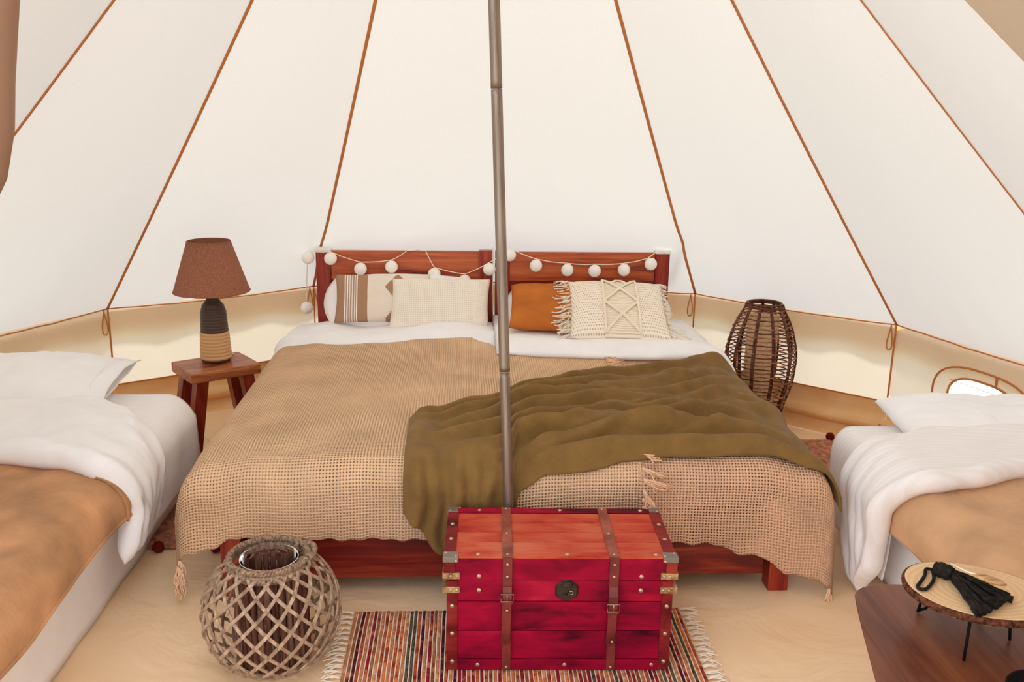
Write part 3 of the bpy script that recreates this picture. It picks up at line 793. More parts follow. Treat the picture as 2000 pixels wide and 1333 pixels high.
# ================================================================== THE TWO SINGLE BEDS
def side_drape(edge, sg, zt, R):
    """cloth lying on a bed top and hanging over the side facing the middle (sg = +1 towards +x)"""
    def f(d, y, off=0):            # d: distance past the inner start, measured outwards from the edge (negative = on top)
        h, dr = fold(d+PI*R/4*0, R)
        x = edge+sg*(min(d, 0)+h); fx = min(1, dr/.08)
        return Vector((x+sg*off*fx, y, zt-dr+off*(1-.85*fx)))
    return f
def single_bed(sg, x_in, x_out, y0, y1, zt, label, matlabel):
    t = thing('divan_base', label, 'bed base', ((x_in+x_out)/2, (y0+y1)/2, 0), group='low divan bases')
    xs = sorted((x_in, x_out))
    bm = bmesh.new(); add_box(bm, ((x_in+x_out)/2, (y0+y1)/2, .075), (abs(x_in-x_out)-.02, y1-y0-.02, .148), None, .012, 3)
    bm_obj('base', bm, WHITE, t)
    sheet('valance_sheet', lambda u, v: Vector((x_in+sg*(.004+.012*(1-v)+.006*N(u*9, v*2)*(1-v)), lerp(y0, y1, u), lerp(.004, .26, v))), 60, 8, WHITE, t, None, .003)
    m = puff('mattress', lambda u, v: (lerp(xs[0], xs[1], .5+.5*u), lerp(y0, y1, .5+.5*v), .265), .115, 20, 40, WHITESTRIPE, None, 14, lambda u, v: .004*N(u*4, v*8, sg))
    tag(m, matlabel, 'mattress', 'mattresses of the single beds')
single_bed(1, -1.285, -2.10, -.85, 1.08, .38, 'white skirted base of the single bed on the left', 'white mattress of the single bed on the left')
single_bed(-1, 1.285, 2.06, -1.25, .52, .38, 'white skirted base of the single bed on the right', 'white striped mattress of the single bed on the right')
# left: fleece, duvet, pillow
fL = side_drape(-1.29, 1, .405, .085)
def flee_L(u, v):
    y = lerp(-.98, .22, v); d = lerp(-.80, .168+.010*math.sin(y*7), u)
    return fL(d, y, .010+.010*N(d*5, y*5, 2)*(1 if d < 0 else .6)+.012*abs(N(d*2.2+y*3.5, y*1.4-d*2, 5)))
fb = thing('fleece_blanket', 'tan brown fleece blanket on the left single bed', 'blanket', (-1.6, -.4, .41))
sheet('fleece_cloth', flee_L, 90, 120, FLEECE, fb, None, .010)
tube('hem_edge', [flee_L(1, i/80)+Vector((.002, 0, 0)) for i in range(81)], .007, FLEECE, fb, 8)
sheet('turned_corner', lambda u, v: fL(lerp(.02, .18, u*(1-.75*v)), lerp(.0, .10, v), .020), 14, 14, FLEECE, fb, None, .008)
hL = side_drape(-1.315, 1, .405, .10)
tag(sheet('bed_sheet', lambda u, v: hL(lerp(-.5, .335, u), lerp(.16, .86, v)-.14*max(0, u-.6)*v, .010+.006*N(u*5, v*6, 13)*smooth01((u-.5)/.2)), 60, 40, WHITESTRIPE, None, None, .004),
    'pale bed sheet hanging over the head corner of the left single bed', 'bed sheet', 'bed sheets of the single beds')
gL = side_drape(-1.325, 1, .415, .10)
def duvl2(u, v):
    t = .5+.5*v; s = .5+.5*u
    d = lerp(-.80, .33, s)
    yf = pw_lin(d, [(-.8, .14), (-.3, .10), (-.1, .06), (.05, .0), (.18, .03), (.30, -.04), (.36, -.03)])
    yb = pw_lin(d, [(-.8, .78), (-.22, .70), (-.06, .58), (.06, .44), (.18, .34), (.36, .26)])
    y = lerp(yf, yb, t)
    return gL(d, y, .032)
def duvl2_w(u, v):
    a = u*1.2; b = v
    return .028*N(a*1.7, b*1.4+a, 3)+.020*abs(N(a*1.3+b*.8+3, b*2.2-a*2.4, 6))+.020*max(0, N(a*5+b*1.2, b*1.6, 9))*smooth01((u-.1)/.4)
tag(puff('duvet', duvl2, lambda u, v: .026+.022*math.exp(-((v+.86)/.16)**2), 90, 70, WHITE, None, 7, duvl2_w), 'white duvet folded back on the single bed at the left', 'duvet', 'white duvets')
def pill(name, c, w, h, T, yaw, tx, mat, label, seed, flange=0):
    Rm = Matrix.Rotation(yaw, 3, 'Z') @ Matrix.Rotation(tx, 3, 'X')
    def fn(u, v): return Vector(c)+Rm @ Vector((u*w/2*(1-.03*(1-v*v)), v*h/2*(1-.03*(1-u*u)), .012*N(u*2, v*2, seed)))
    t = thing(name, label, 'pillow', c, 0, 'pillows of the single beds')
    pc = puff('pillow_cover', fn, T, 50, 34, mat, t, 3.0, lambda u, v: .008*N(u*3, v*3+u, seed)+.004*N(u*9, v*5, seed+2))
    if flange:
        s = flange
        sheet('open_end_flange', lambda a, b: fn(s*lerp(.90, 1.10, a), lerp(-.98, .98, b))+Rm @ Vector((0, 0, (.040*(1-abs(2*b-1)**2.5)*(1-a*.35)+.006*N(a*4, b*5, seed))*1)), 8, 24, mat, pc, None, .004)
        sheet('open_end_flange', lambda a, b: fn(s*lerp(.90, 1.06, a), lerp(-.98, .98, b))-Rm @ Vector((0, 0, (.030*(1-abs(2*b-1)**2.5)*(1-a*.35)))), 8, 24, mat, pc, None, .004)
    return t
pill('sleeping_pillow', (-1.86, .84, .475), .70, .42, .075, -.05, .16, PILLOWWHITE, 'white pillow with open end on the left single bed', 3, 1)
# right: fleece, duvet, pillow
fR = side_drape(1.285, -1, .405, .085)
def flee_R(u, v):
    y = lerp(-1.4, .05, v); d = lerp(-.76, .20+.012*math.sin(y*7), u)
    return fR(d, y, .010+.010*N(d*5+9, y*5, 2)+.010*abs(N(d*2.2+y*3.5, y*1.4-d*2, 15)))
fb2 = thing('fleece_blanket', 'beige fleece blanket on the right single bed', 'blanket', (1.65, -.6, .41))
sheet('fleece_cloth', flee_R, 80, 110, FLEECE2, fb2, None, .010)
hR = side_drape(1.29, -1, .395, .06)
tag(sheet('bed_sheet', lambda u, v: hR(lerp(-.5, .365, u), lerp(-.04, .50, v)-.10*max(0, u-.6)*v, .008+.05*max(0, u-.58)+.006*N(u*5, v*6, 3)*smooth01((u-.5)/.2)), 60, 40, WHITESTRIPE, None, None, .004),
    'pale striped bed sheet hanging over the head corner of the right single bed', 'bed sheet', 'bed sheets of the single beds')
gR = side_drape(1.275, -1, .42, .10)
def duvr2(u, v):
    t = .5+.5*v; s = .5+.5*u
    d = lerp(-.74, .47, s)
    yf = pw_lin(d, [(-.74, -.05), (-.35, -.06), (-.12, -.14), (.0, -.17), (.15, -.12), (.33, -.10), (.47, -.02)])
    yb = pw_lin(d, [(-.74, .34), (-.20, .33), (-.08, .29), (.02, .25), (.15, .20), (.30, .15), (.47, .10)])
    y = lerp(yf, yb, t)
    return gR(d, y, .030)
def duvr2_w(u, v): return .022*N(u*1.8+8, v*1.4+u, 3)+.016*abs(N(u*1.5+v*.8, v*2+u*2, 16))+.018*max(0, N(u*5+v, v*1.6, 19))*smooth01((u-.1)/.4)
tag(puff('duvet', duvr2, lambda u, v: .022+.020*math.exp(-((v+.86)/.16)**2), 90, 64, WHITESTRIPE, None, 7, duvr2_w, flip=-1), 'white duvet folded back on the single bed at the right, reaching the floor', 'duvet', 'white duvets')
pill('sleeping_pillow', (1.735, .42, .455), .68, .34, .062, 0, .12, PILLOWWHITE, 'white pillow on the right single bed below the arched window', 8)

# ================================================================== SMALL RUST RUGS BESIDE THE BIG BED
SHAG = fabric('rust_shag', (206, 118, 62), vary=.22, big=40, scale=220, strength=.9, dist=.008, sheen=.3).m
POM = fabric('dark_red_pompom', (112, 24, 16), vary=.1, scale=200, strength=.6).m
def shag_rug(cx_, cy_, w, l, label, poms):
    t = thing('shag_rug', label, 'rug', (cx_, cy_, 0), group='rust rugs beside the big bed')
    def fn(u, v):
        x = cx_+u*w/2; y = cy_+v*l/2
        return Vector((x+.004*N(y*30, 3)*abs(u)**6, y+.004*N(x*30, 7)*abs(v)**6, .009))
    puff('pile', fn, .008, 60, 80, SHAG, t, 14, lambda u, v: .006*N(u*26, v*40, 3)+.004*N(u*50, v*70, 5))
    for (px, py) in poms:
        bm = bmesh.new(); bmesh.ops.create_icosphere(bm, subdivisions=3, radius=.020)
        for v in bm.verts: v.co *= 1+.18*N(v.co.x*170, v.co.y*170, v.co.z*170)
        bmesh.ops.translate(bm, vec=(px, py, .020), verts=bm.verts); bm_obj('pompom', bm, POM, t, True)
shag_rug(-1.12, .68, .42, .66, 'rust brown shaggy rug between the left single bed and the big bed', [(-1.22, .338), (-1.02, .335)])
shag_rug(1.38, 1.07, .44, .70, 'rust brown shaggy rug between the big bed and the right single bed', [(1.60, 1.43)])

# ================================================================== WICKER FLOOR LAMP
WIC = wood_mat('dark_rattan', (52, 22, 14), (92, 46, 30), (140, 86, 56), 'z', 3, .5, .3)
WICL = wood_mat('rattan_rod', (96, 50, 30), (150, 94, 62), (200, 150, 106), 'x', 3, .5, .3)
SHADE2 = fabric('tan_lamp_linen', (240, 200, 152), vary=.08, big=120, scale=300, strength=.3).m
WL = Vector((1.285, 1.60, 0)); wl = thing('wicker_lamp', 'egg-shaped dark wicker floor lamp with a tan inner shade', 'lamp', WL)
HEG = .635
def egg(z):
    t = z/HEG
    return pw_lin(t, [(0, .085), (.05, .092), (.2, .125), (.42, .160), (.62, .168), (.82, .140), (.94, .100), (1.0, .078)])
def egg_s(z):
    h = .02; return (egg(max(0, z-h))+egg(z)+egg(min(HEG, z+h))+egg(max(0, z-2*h))+egg(min(HEG, z+2*h)))/5
NR = 11
for i in range(34):
    z = .012+(HEG-.02)*i/33; r = egg_s(z); ph = (i % 2)*PI
    tube('rattan_ring', [WL+Vector(((r+.004*math.sin(NR*a+ph))*math.cos(a), (r+.004*math.sin(NR*a+ph))*math.sin(a), z)) for a in [2*PI*k/84 for k in range(84)]], .0033, WICL if i % 3 else WIC, wl, 5, True)
for k in range(NR):
    a0 = 2*PI*(k+.35)/NR
    for d in (-.03, .03):
        tube('rib', [WL+Vector(((egg_s(z)+.001)*math.cos(a0+d), (egg_s(z)+.001)*math.sin(a0+d), z)) for z in [HEG*i/24 for i in range(25)]], .0046, WIC, wl, 6)
for z, r in ((.006, .088), (HEG, .079), (HEG-.012, .086)):
    tube('end_hoop', [WL+Vector((r*math.cos(2*PI*k/40), r*math.sin(2*PI*k/40), z)) for k in range(40)], .006, WIC, wl, 8, True)
lathe('inner_shade', [(.074, .03), (.074, .575), (.072, .575), (.072, .03), (.074, .03)], WL, SHADE2, wl, 40, cap=False)
lathe('lamp_foot', [(.07, .004), (.07, .012), (.02, .016), (.012, .10)], WL, WIC, wl, 24)

# ================================================================== WILLOW LANTERN
LN = Vector((-.686, -.325, 0)); lan = thing('willow_lantern', 'round grey willow lattice lantern with a glass cylinder on the floor', 'lantern', LN)
WILL = wood_mat('bleached_willow', (112, 84, 66), (168, 138, 112), (206, 178, 148), 'z', 2, .6, .2)
BARK = wood_mat('bark_twig', (56, 28, 22), (112, 72, 56), (166, 130, 108), 'z', 2, .8, .1)
ROPE = fabric('plaited_seagrass', (160, 130, 106), vary=.22, big=120, scale=200, strength=.5, dist=.002).m
GH = .325
def globe(t):         # radius, height along a strip from the base ring to the collar
    th = lerp(-.98, 1.02, t)
    return .190*max(.05, math.cos(th))**.85, .160+.150*math.sin(th)/math.sin(1.0)
NST = 19
for dirn in (1, -1):
    for k in range(NST):
        a0 = 2*PI*k/NST+(.1 if dirn > 0 else 0); V = []; F = []; n = 30
        off = .0018*dirn
        for i in range(n+1):
            t = i/n; r, z = globe(t); a = a0+dirn*1.8*(t-.5)
            c = LN+Vector((math.cos(a)*(r+off), math.sin(a)*(r+off), z))
            r2, z2 = globe(min(1, t+.01)); a2 = a0+dirn*1.8*(min(1, t+.01)-.5)
            r3, z3 = globe(max(0, t-.01)); a3 = a0+dirn*1.8*(max(0, t-.01)-.5)
            tg = Vector((math.cos(a2)*r2-math.cos(a3)*r3, math.sin(a2)*r2-math.sin(a3)*r3, z2-z3)).normalized()
            nr = Vector((math.cos(a)*math.cos(lerp(-1, 1, t)), math.sin(a)*math.cos(lerp(-1, 1, t)), math.sin(lerp(-1, 1, t))))
            sd = tg.cross(nr)  .normalized()*.0046; nr = nr*.0018
            V += [c-sd-nr, c+sd-nr, c+sd+nr, c-sd+nr]
        for i in range(n):
            for q in range(4): F.append((i*4+q, i*4+(q+1) % 4, i*4+4+(q+1) % 4, i*4+4+q))
        F += [(3, 2, 1, 0), tuple(n*4+q for q in range(4))]
        pyd('willow_strip', V, F, WILL, lan, False)
for k in range(30):
    a = 2*PI*k/30; r = .094+.006*N(k*1.7, 2); zt = .285+.015*N(k*2.3, 5)
    tube('twig', [LN+Vector((r*math.cos(a+.03*N(k, i))+.0, r*math.sin(a+.03*N(k, i)), lerp(.014, zt, i/6))) for i in range(7)], .0085+.002*N(k*3.1, 1), BARK, lan, 7)
glass_m = M('clear_glass', (255, 255, 255), .02, spec=.5); glass_m.p.inputs['Transmission Weight'].default_value = 1; glass_m.p.inputs['IOR'].default_value = 1.25; glass_m = glass_m.m
lathe('glass_cylinder', [(.078, .016), (.078, .318), (.0795, .321), (.081, .318), (.081, .014)], LN, glass_m, lan, 48, cap=False)
lathe('base_disc', [(.098, .002), (.100, .006), (.098, .012), (.02, .013)], LN, WILL, lan, 40)
tube('base_hoop', [LN+Vector((.100*math.cos(2*PI*k/60), .100*math.sin(2*PI*k/60), .012)) for k in range(60)], .006, WILL, lan, 7, True)
lathe('collar_band', [(.106, .294), (.1135, .294), (.1120, .318), (.106, .318), (.106, .294)], LN, ROPE, lan, 60, cap=False)
for s_ in (0, 2*PI/3, 4*PI/3):
    tube('braid_strand', [LN+Vector(((.107+.0052*math.cos(a*26+s_))*math.cos(a), (.107+.0052*math.cos(a*26+s_))*math.sin(a), .325+.0052*math.sin(a*26+s_))) for a in [2*PI*k/260 for k in range(260)]], .0046, ROPE, lan, 6, True)
hp = []
for i in range(40):
    t = i/39; a = lerp(-.35, .75, t)+.05; up = math.sin(PI*t)
    hp.append(LN+Vector((math.cos(a)*(.112+.012*up), math.sin(a)*(.108+.010*up), .322+.012*up)))
for s in (0, PI): tube('rope_handle', [p+Vector((.004*math.cos(i*.9+s), 0, .004*math.sin(i*.9+s))) for i, p in enumerate(hp)], .0058, ROPE, lan, 6)
for i, a in enumerate((-.3, .8)):
    pth = [LN+Vector((math.cos(a)*(.108+.014*math.cos(q)), math.sin(a)*(.108+.014*math.cos(q)), .318+.016*math.sin(q))) for q in [2*PI*k/14 for k in range(14)]]
    tube('handle_binding', pth, .006, ROPE, lan, 6, True)

# ================================================================== RAG RUG
RX0, RX1, RY1, RY0 = -.487, .530, -.085, -.80
rug = thing('rag_rug', 'multicoloured striped rag rug with cream fringe under the red chest', 'rug', (.02, -.44, 0))
def rag(name, c1, c2, c3):
    k = M(name, c1, .95, spec=.05)
    c = k.co((1, 1, 1), rnd=True)
    k.base(k.ramp(k.noise(34, 2, c, .5), [(.30, c1), (.48, c2), (.66, c3)], 'EASE')); k.bump(k.noise(260, 2, k.co()), .6, .003); return k.m
RAGS = [rag('rag_tan_red', (196, 123, 78), (176, 80, 49), (128, 43, 33)), rag('rag_brown', (102, 47, 31), (157, 92, 58), (198, 131, 84)), rag('rag_crimson', (168, 29, 49), (130, 31, 39), (198, 113, 74)),
        rag('rag_green', (63, 71, 58), (102, 87, 62), (65, 40, 39)), rag('rag_orange', (209, 98, 49), (222, 132, 74), (153, 62, 39)), rag('rag_tan', (204, 140, 97), (184, 113, 74), (214, 159, 116)),
        rag('rag_plum', (104, 26, 42), (71, 26, 35), (168, 86, 62))]
NS = 82; order = [5, 1, 6, 0, 5, 2, 1, 5, 0, 4, 5, 0, 4, 5, 3, 3, 0, 6, 5, 2, 1, 5, 6, 0, 5]
pitch = (RX1-RX0)/NS
for i in range(NS):
    x = RX0+pitch*(i+.5); mt = RAGS[order[i % len(order)] if i < 25 else random.choice([0, 0, 1, 2, 2, 4, 5, 5, 6, 3])]
    V = []; F = []; n = 46
    ya, yb = RY1+.004*N(i*1.3, 2), RY0
    for j in range(n+1):
        y = lerp(ya, yb, j/n); wv = .0014*N(i*.3, y*14, 3)
        w = pitch*.43*(1+.22*N(i*5.1, y*45)); h = .0062*(1+.35*N(i*3.3+9, y*60)); xx = x+wv
        V += [(xx-w, y, .001), (xx-w*.7, y, h*.8+.001), (xx, y, h+.001), (xx+w*.7, y, h*.8+.001), (xx+w, y, .001)]
    for j in range(n):
        for q in range(4): F.append((j*5+q, j*5+q+1, j*5+6+q, j*5+5+q))
    pyd('rag_strip', V, F, mt, rug)
tubes('warp_threads', [[(RX0+pitch*i+.0014*N(i*.3-.15, y_*14, 3), y_, .0046+.0006*math.sin(y_*300)) for y_ in [lerp(RY1, RY0, j/40) for j in range(41)]] for i in range(1, NS)], .0022, CREAMCORD, rug, 4)['kind'] = 'stuff'
for sd, xe in ((-1, RX0), (1, RX1)):
    for i in range(26):
        y = lerp(RY1-.008, RY0+.01, i/25); pths = []
        for q in range(5):
            ln = random.uniform(.035, .06); yy = y+random.uniform(-.006, .006); cv = random.uniform(-.02, .012)
            pths.append([Vector((xe+sd*ln*t, yy+cv*t*t*1.5+.005*N(i*3+q, t*3), .003+.006*math.sin(PI*t*.9))) for t in [k/6 for k in range(7)]])
        tubes('fringe_tassel', pths, .0019, CREAMCORD, rug, 4)

# ================================================================== RED CHEST
CW, CD, CH, CS = .637, .316, .342, .277
chest = thing('red_trunk', 'red stained wooden trunk with straps, studs and iron lock on the rag rug', 'chest', (.1162, -.4075, .0085), -.0259, local=True)
def chest_mat(name, a, b, c, d):
    k = M(name, b, .5, spec=.12)
    c1 = k.co((2.4, 5, 7), rnd=True); c2 = k.co((4, 60, 60), rnd=True)
    n1 = k.noise(1.7, 4, c1, .6, .4); n2 = k.noise(1.5, 4, c2)
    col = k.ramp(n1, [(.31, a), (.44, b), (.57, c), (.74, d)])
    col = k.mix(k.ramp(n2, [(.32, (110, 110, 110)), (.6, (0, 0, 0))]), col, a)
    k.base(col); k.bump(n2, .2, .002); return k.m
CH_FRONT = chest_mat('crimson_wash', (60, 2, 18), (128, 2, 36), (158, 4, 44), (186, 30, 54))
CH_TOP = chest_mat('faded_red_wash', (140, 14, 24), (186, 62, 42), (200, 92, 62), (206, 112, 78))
CH_EDGE = chest_mat('red_edge_wash', (70, 8, 14), (112, 24, 26), (140, 40, 36), (160, 60, 48))
LEATH = M('oxblood_leather', (110, 30, 26), .42, spec=.4); LEATH.base(LEATH.ramp(LEATH.noise(14, 4, LEATH.co()), [(.3, (74, 14, 14)), (.7, (138, 52, 42))])); LEATH.bump(LEATH.noise(180, 2, LEATH.co()), .3, .001); LEATH = LEATH.m
LEATHT = M('brown_leather', (140, 62, 42), .45, spec=.4); LEATHT.base(LEATHT.ramp(LEATHT.noise(14, 4, LEATHT.co()), [(.3, (112, 40, 28)), (.7, (168, 84, 58))])); LEATHT = LEATHT.m
def cbox(nm, x0, x1, y0, y1, z0, z1, mt, bv=.002, par=chest):
    return box(nm, ((x0+x1)/2, (y0+y1)/2, (z0+z1)/2), (x1-x0, y1-y0, z1-z0), mt, par, None, bv, world=False)
w = CW/2
bw = w-.008           # the body is a little narrower than the lid
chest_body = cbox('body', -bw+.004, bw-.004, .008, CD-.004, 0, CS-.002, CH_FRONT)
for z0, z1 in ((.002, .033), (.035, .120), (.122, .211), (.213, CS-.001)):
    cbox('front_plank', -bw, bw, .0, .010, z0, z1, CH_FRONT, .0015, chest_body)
for s in (-1, 1):
    for z0, z1 in ((.002, .09), (.092, .18), (.182, CS-.001)):
        cbox('side_plank', min(s*bw, s*(bw-.008)), max(s*bw, s*(bw-.008)), .010, CD-.004, z0, z1, CH_FRONT, .0015, chest_body)
chest_lid = cbox('lid', -w+.006, w-.006, .006, CD-.004, CS+.001, CH-.006, CH_FRONT)
cbox('lid_front_plank', -w, w, -.002, .010, CS+.001, CH-.001, CH_FRONT, .0015, chest_lid)
for s in (-1, 1): cbox('lid_side_plank', min(s*w, s*(w-.008)), max(s*w, s*(w-.008)), .010, CD, CS+.001, CH-.001, CH_FRONT, .0015, chest_lid)
for i in range(4):
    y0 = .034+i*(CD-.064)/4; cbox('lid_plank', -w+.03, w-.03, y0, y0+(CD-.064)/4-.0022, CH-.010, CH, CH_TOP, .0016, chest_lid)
cbox('lid_edge_board', -w, w, .0, .033, CH-.008, CH+.003, CH_TOP, .0015, chest_lid); cbox('lid_edge_board', -w, w, CD-.030, CD, CH-.008, CH+.003, CH_FRONT, .0015, chest_lid)
for s in (-1, 1): cbox('lid_edge_board', min(s*w, s*(w-.032)), max(s*w, s*(w-.032)), .033, CD-.030, CH-.008, CH+.003, CH_EDGE, .0015, chest_lid)
for s in (-1, 1): cbox('corner_board', min(s*bw, s*(bw-.030)), max(s*bw, s*(bw-.030)), -.004, .006, .002, CS-.002, CH_EDGE, .0015); cbox('corner_board', min(s*w, s*(w-.030)), max(s*w, s*(w-.030)), -.006, .006, CS+.002, CH-.002, CH_EDGE, .0015)
cbox('plinth_board', -bw+.03, bw-.03, -.004, .006, .001, .032, CH_FRONT, .0015)
# straps
for x, bz in ((-.145, .245), (.146, .215)):
    cbox('lid_strap', x-.014, x+.014, -.004, CD, CH+.001, CH+.006, LEATHT, .001, chest_lid)
    cbox('front_strap', x-.013, x+.013, -.010, -.001, .206, CH+.004, LEATH, .001)
    pth = [Vector((x, -.012, .262)), Vector((x, -.020, .235)), Vector((x-.001, -.018, .19)), Vector((x-.002, -.017, .14)), Vector((x-.004, -.014, .095)), Vector((x-.003, -.012, .085))]
    V = []; F = []
    for p in pth: V += [p+Vector((-.012, 0, 0)), p+Vector((.012, 0, 0)), p+Vector((.012, .004, 0)), p+Vector((-.012, .004, 0))]
    for i in range(len(pth)-1):
        for q in range(4): F.append((i*4+q, i*4+(q+1) % 4, i*4+4+(q+1) % 4, i*4+4+q))
    F += [(3, 2, 1, 0), tuple((len(pth)-1)*4+q for q in range(4))]
    pyd('strap_tongue', V, F, LEATH, chest, False, None, False)
    cbox('lower_strap', x-.012, x+.012, -.009, -.001, .004, .200, LEATH, .001)
    bk = tube('buckle', [(x+sx*.017, -.024, bz-.010+sz*.011) for sx, sz in ((-1, -1), (1, -1), (1, 1), (-1, 1))], .0017, BRASS, chest, 6, True, world=False)
    tube('buckle_pin', [(x, -.0245, bz-.020), (x, -.0255, bz+.002)], .0014, BRASS, chest, 5, world=False)
    cbox('strap_keeper', x-.015, x+.015, -.022, -.012, bz-.030, bz-.022, LEATH, .001)
# corner plates and end clasps
for s in (-1, 1):
    cbox('corner_plate', min(s*(w+.002), s*(w-.040)), max(s*(w+.002), s*(w-.040)), -.0075, .028, CH-.010, CH+.0048, STEEL, .001)
    cbox('corner_plate', min(s*(w+.002), s*(w-.030)), max(s*(w+.002), s*(w-.030)), CD-.028, CD+.003, CH-.010, CH+.0048, STEEL, .001)
    for z in (.292, .250): cbox('end_clasp', min(s*(w+.003), s*(w-.044)), max(s*(w+.003), s*(w-.044)), -.0085, .03, z-.009, z+.009, BRASSPLATE, .0012)
# studs
sbm = bmesh.new(); bmesh.ops.create_uvsphere(sbm, u_segments=10, v_segments=6, radius=1)
stud_me = D.meshes.new('stud'); sbm.to_mesh(stud_me); sbm.free(); stud_me.materials.append(BRASS)
for f in stud_me.polygons: f.use_smooth = True
def stud(x, y, z, r, top=False):
    o = D.objects.new('stud', stud_me); COL.objects.link(o); o.parent = chest; o.location = (x, y, z)
    o.scale = (r, r, r*.5) if top else (r, r*.5, r)
for x in (-.225, .018, .262):
    stud(x, .017, CH+.003, .0068, True); stud(x, CD-.015, CH+.003, .0068, True); stud(x, -.004, .017, .0062)
for s in (-1, 1):
    for y in (.11, .205): stud(s*(w-.016), y, CH+.003, .0068, True)
    for z in (.20, .115, .028): stud(s*(bw-.015), -.005, z, .0066)
    for z in (.292, .250): stud(s*(w-.020), -.009, z, .0042); stud(s*(w-.036), -.009, z, .0042); stud(s*.222, -.001, z-.004, .0070)
    stud(s*(w-.034), .004, CH+.005, .0045, True); stud(s*(w-.034), -.0075, CH-.006, .0045); stud(s*(w-.006), .022, CH+.005, .004, True)
    stud(s*(w-.034), CD-.004, CH+.005, .004, True); stud(s*(w-.006), CD-.022, CH+.005, .004, True)
for x in (-.145, .146):
    for y in (.012, .14, CD-.01): stud(x, y, CH+.006, .0045, True)
    for z in (CH-.014, .292, .014): stud(x, -.011, z, .0043)
    stud(x, -.022, .196 if x < 0 else .10, .0043)
# lock
bm = bmesh.new()
out = [(math.cos(a)*.031*(1+.10*abs(math.sin(a*3))), .247+math.sin(a)*.029*(1+.12*abs(math.sin(a*3)))) for a in [2*PI*k/36 for k in range(36)]]
f0 = [bm.verts.new((.018+x, -.0015, z)) for x, z in out]; f1 = [bm.verts.new((.018+x*.86, -.0075, .247+(z-.247)*.86)) for x, z in out]
for i in range(36): bm.faces.new((f0[i], f0[(i+1) % 36], f1[(i+1) % 36], f1[i]))
bm.faces.new(f1); lock = bm_obj('lock_plate', bm, IRON, chest, False, False)
cbox('hasp', .006, .030, -.012, -.006, .258, .276, IRON, .002)
tube('hasp_bar', [(.002, -.012, .266), (.034, -.012, .266)], .003, IRON, chest, 8, world=False)
tube('lock_catch', [(.012, -.011, .238), (.018, -.013, .232), (.024, -.011, .238), (.024, -.011, .246)], .0035, IRON, chest, 8, world=False)
tube('keyhole_ring', [(.030+.005*math.cos(a), -.009, .243+.005*math.sin(a)) for a in [2*PI*k/12 for k in range(12)]], .0014, BRASS, chest, 5, True, world=False)

# ================================================================== SIDE TABLE, WOOD SLICE STAND, TASSEL
TZ = .48
W_TAB = wood_mat('walnut_table_top', (84, 34, 18), (116, 62, 36), (132, 78, 50), 'y', .8, .36, .35, False)
W_TABLEG = wood_mat('walnut_table_leg', (74, 16, 12), (118, 40, 28), (140, 60, 44), 'z', 1, .4)
tab = thing('side_table', 'dark brown side table with rounded corners in the near right corner', 'table', (.95, -1.08, 0))
ctrl = [(.755, -.790), (.95, -.800), (1.30, -.84), (1.30, -1.15), (1.16, -1.48), (.85, -1.50), (.56, -1.48), (.645, -1.17), (.718, -.90)]
def chaikin(P, n=4):
    P = [Vector((*p, 0)) for p in P]
    for _ in range(n):
        Q = []
        for i in range(len(P)):
            a, b = P[i], P[(i+1) % len(P)]; Q += [a.lerp(b, .25), a.lerp(b, .75)]
        P = Q
    return P
oc = chaikin(ctrl, 4); cen = Vector((.95, -1.10, 0)); V = []; F = []; n = len(oc)
for z, s in ((TZ-.022, .955), (TZ-.016, .985), (TZ-.004, 1.0), (TZ-.001, .997), (TZ, .99)):
    for p in oc: q = cen.lerp(p, s); V.append((q.x, q.y, z))
for r in range(4):
    for i in range(n): F.append((r*n+i, r*n+(i+1) % n, (r+1)*n+(i+1) % n, (r+1)*n+i))
F += [tuple(range(n-1, -1, -1)), tuple(4*n+i for i in range(n))]
pyd('table_top', V, F, W_TAB, tab, False)
for (tx, ty), (bx, by) in (((.76, -1.02), (.665, -1.05)), ((1.15, -1.0), (1.24, -.95)), ((1.0, -1.38), (1.02, -1.48))):
    tube('leg', [(bx, by, 0), (lerp(bx, tx, .5), lerp(by, ty, .5), TZ/2), (tx, ty, TZ-.018)], lambda t: lerp(.014, .022, t), W_TABLEG, tab, 14)
SL = Vector((.925, -1.000, TZ)); SZ = .082
sl = thing('wood_slice_stand', 'oval bark-edged wood slice on thin black legs, standing on the side table', 'stand', SL)
def slice_mat():
    k = M('pale_sawn_wood', (216, 176, 128), .55, spec=.25)
    c = k.co((1, 1.25, 1)); gr = k.n('ShaderNodeTexWave', wave_type='RINGS', rings_direction='Z'); k.l(c, gr.inputs[0])
    gr.inputs['Scale'].default_value = 22; gr.inputs['Distortion'].default_value = 3; gr.inputs['Detail'].default_value = 2; gr.inputs['Detail Scale'].default_value = .6
    pat = k.ramp(gr.outputs['Fac'], [(.2, (224, 184, 136)), (.8, (232, 196, 150))])
    k.base(k.mix(k.ramp(k.noise(7, 3, c), [(.55, (0, 0, 0)), (.75, (150, 150, 150))]), pat, (170, 104, 60))); return k.m
BARKR = fabric('rough_bark', (112, 66, 46), vary=.35, big=90, scale=160, strength=1, dist=.008).m
ang = .45; OV = []
def oval(a, s=1, bump=0):
    r1, r2 = .150, .118; x = r1*math.cos(a); y = r2*math.sin(a); k = s*(1+.02*math.sin(3*a+1))+bump
    x, y = x*k, y*k
    return SL.x+x*math.cos(-ang)-y*math.sin(-ang), SL.y+x*math.sin(-ang)+y*math.cos(-ang)
V = []; F = []; n = 96
for s, z in ((.97, SZ), (.97, SZ+.017), (.95, SZ+.018)):
    for i in range(n): V.append((*oval(2*PI*i/n, s), TZ+z))
for r in range(2):
    for i in range(n): F.append((r*n+i, r*n+(i+1) % n, (r+1)*n+(i+1) % n, (r+1)*n+i))
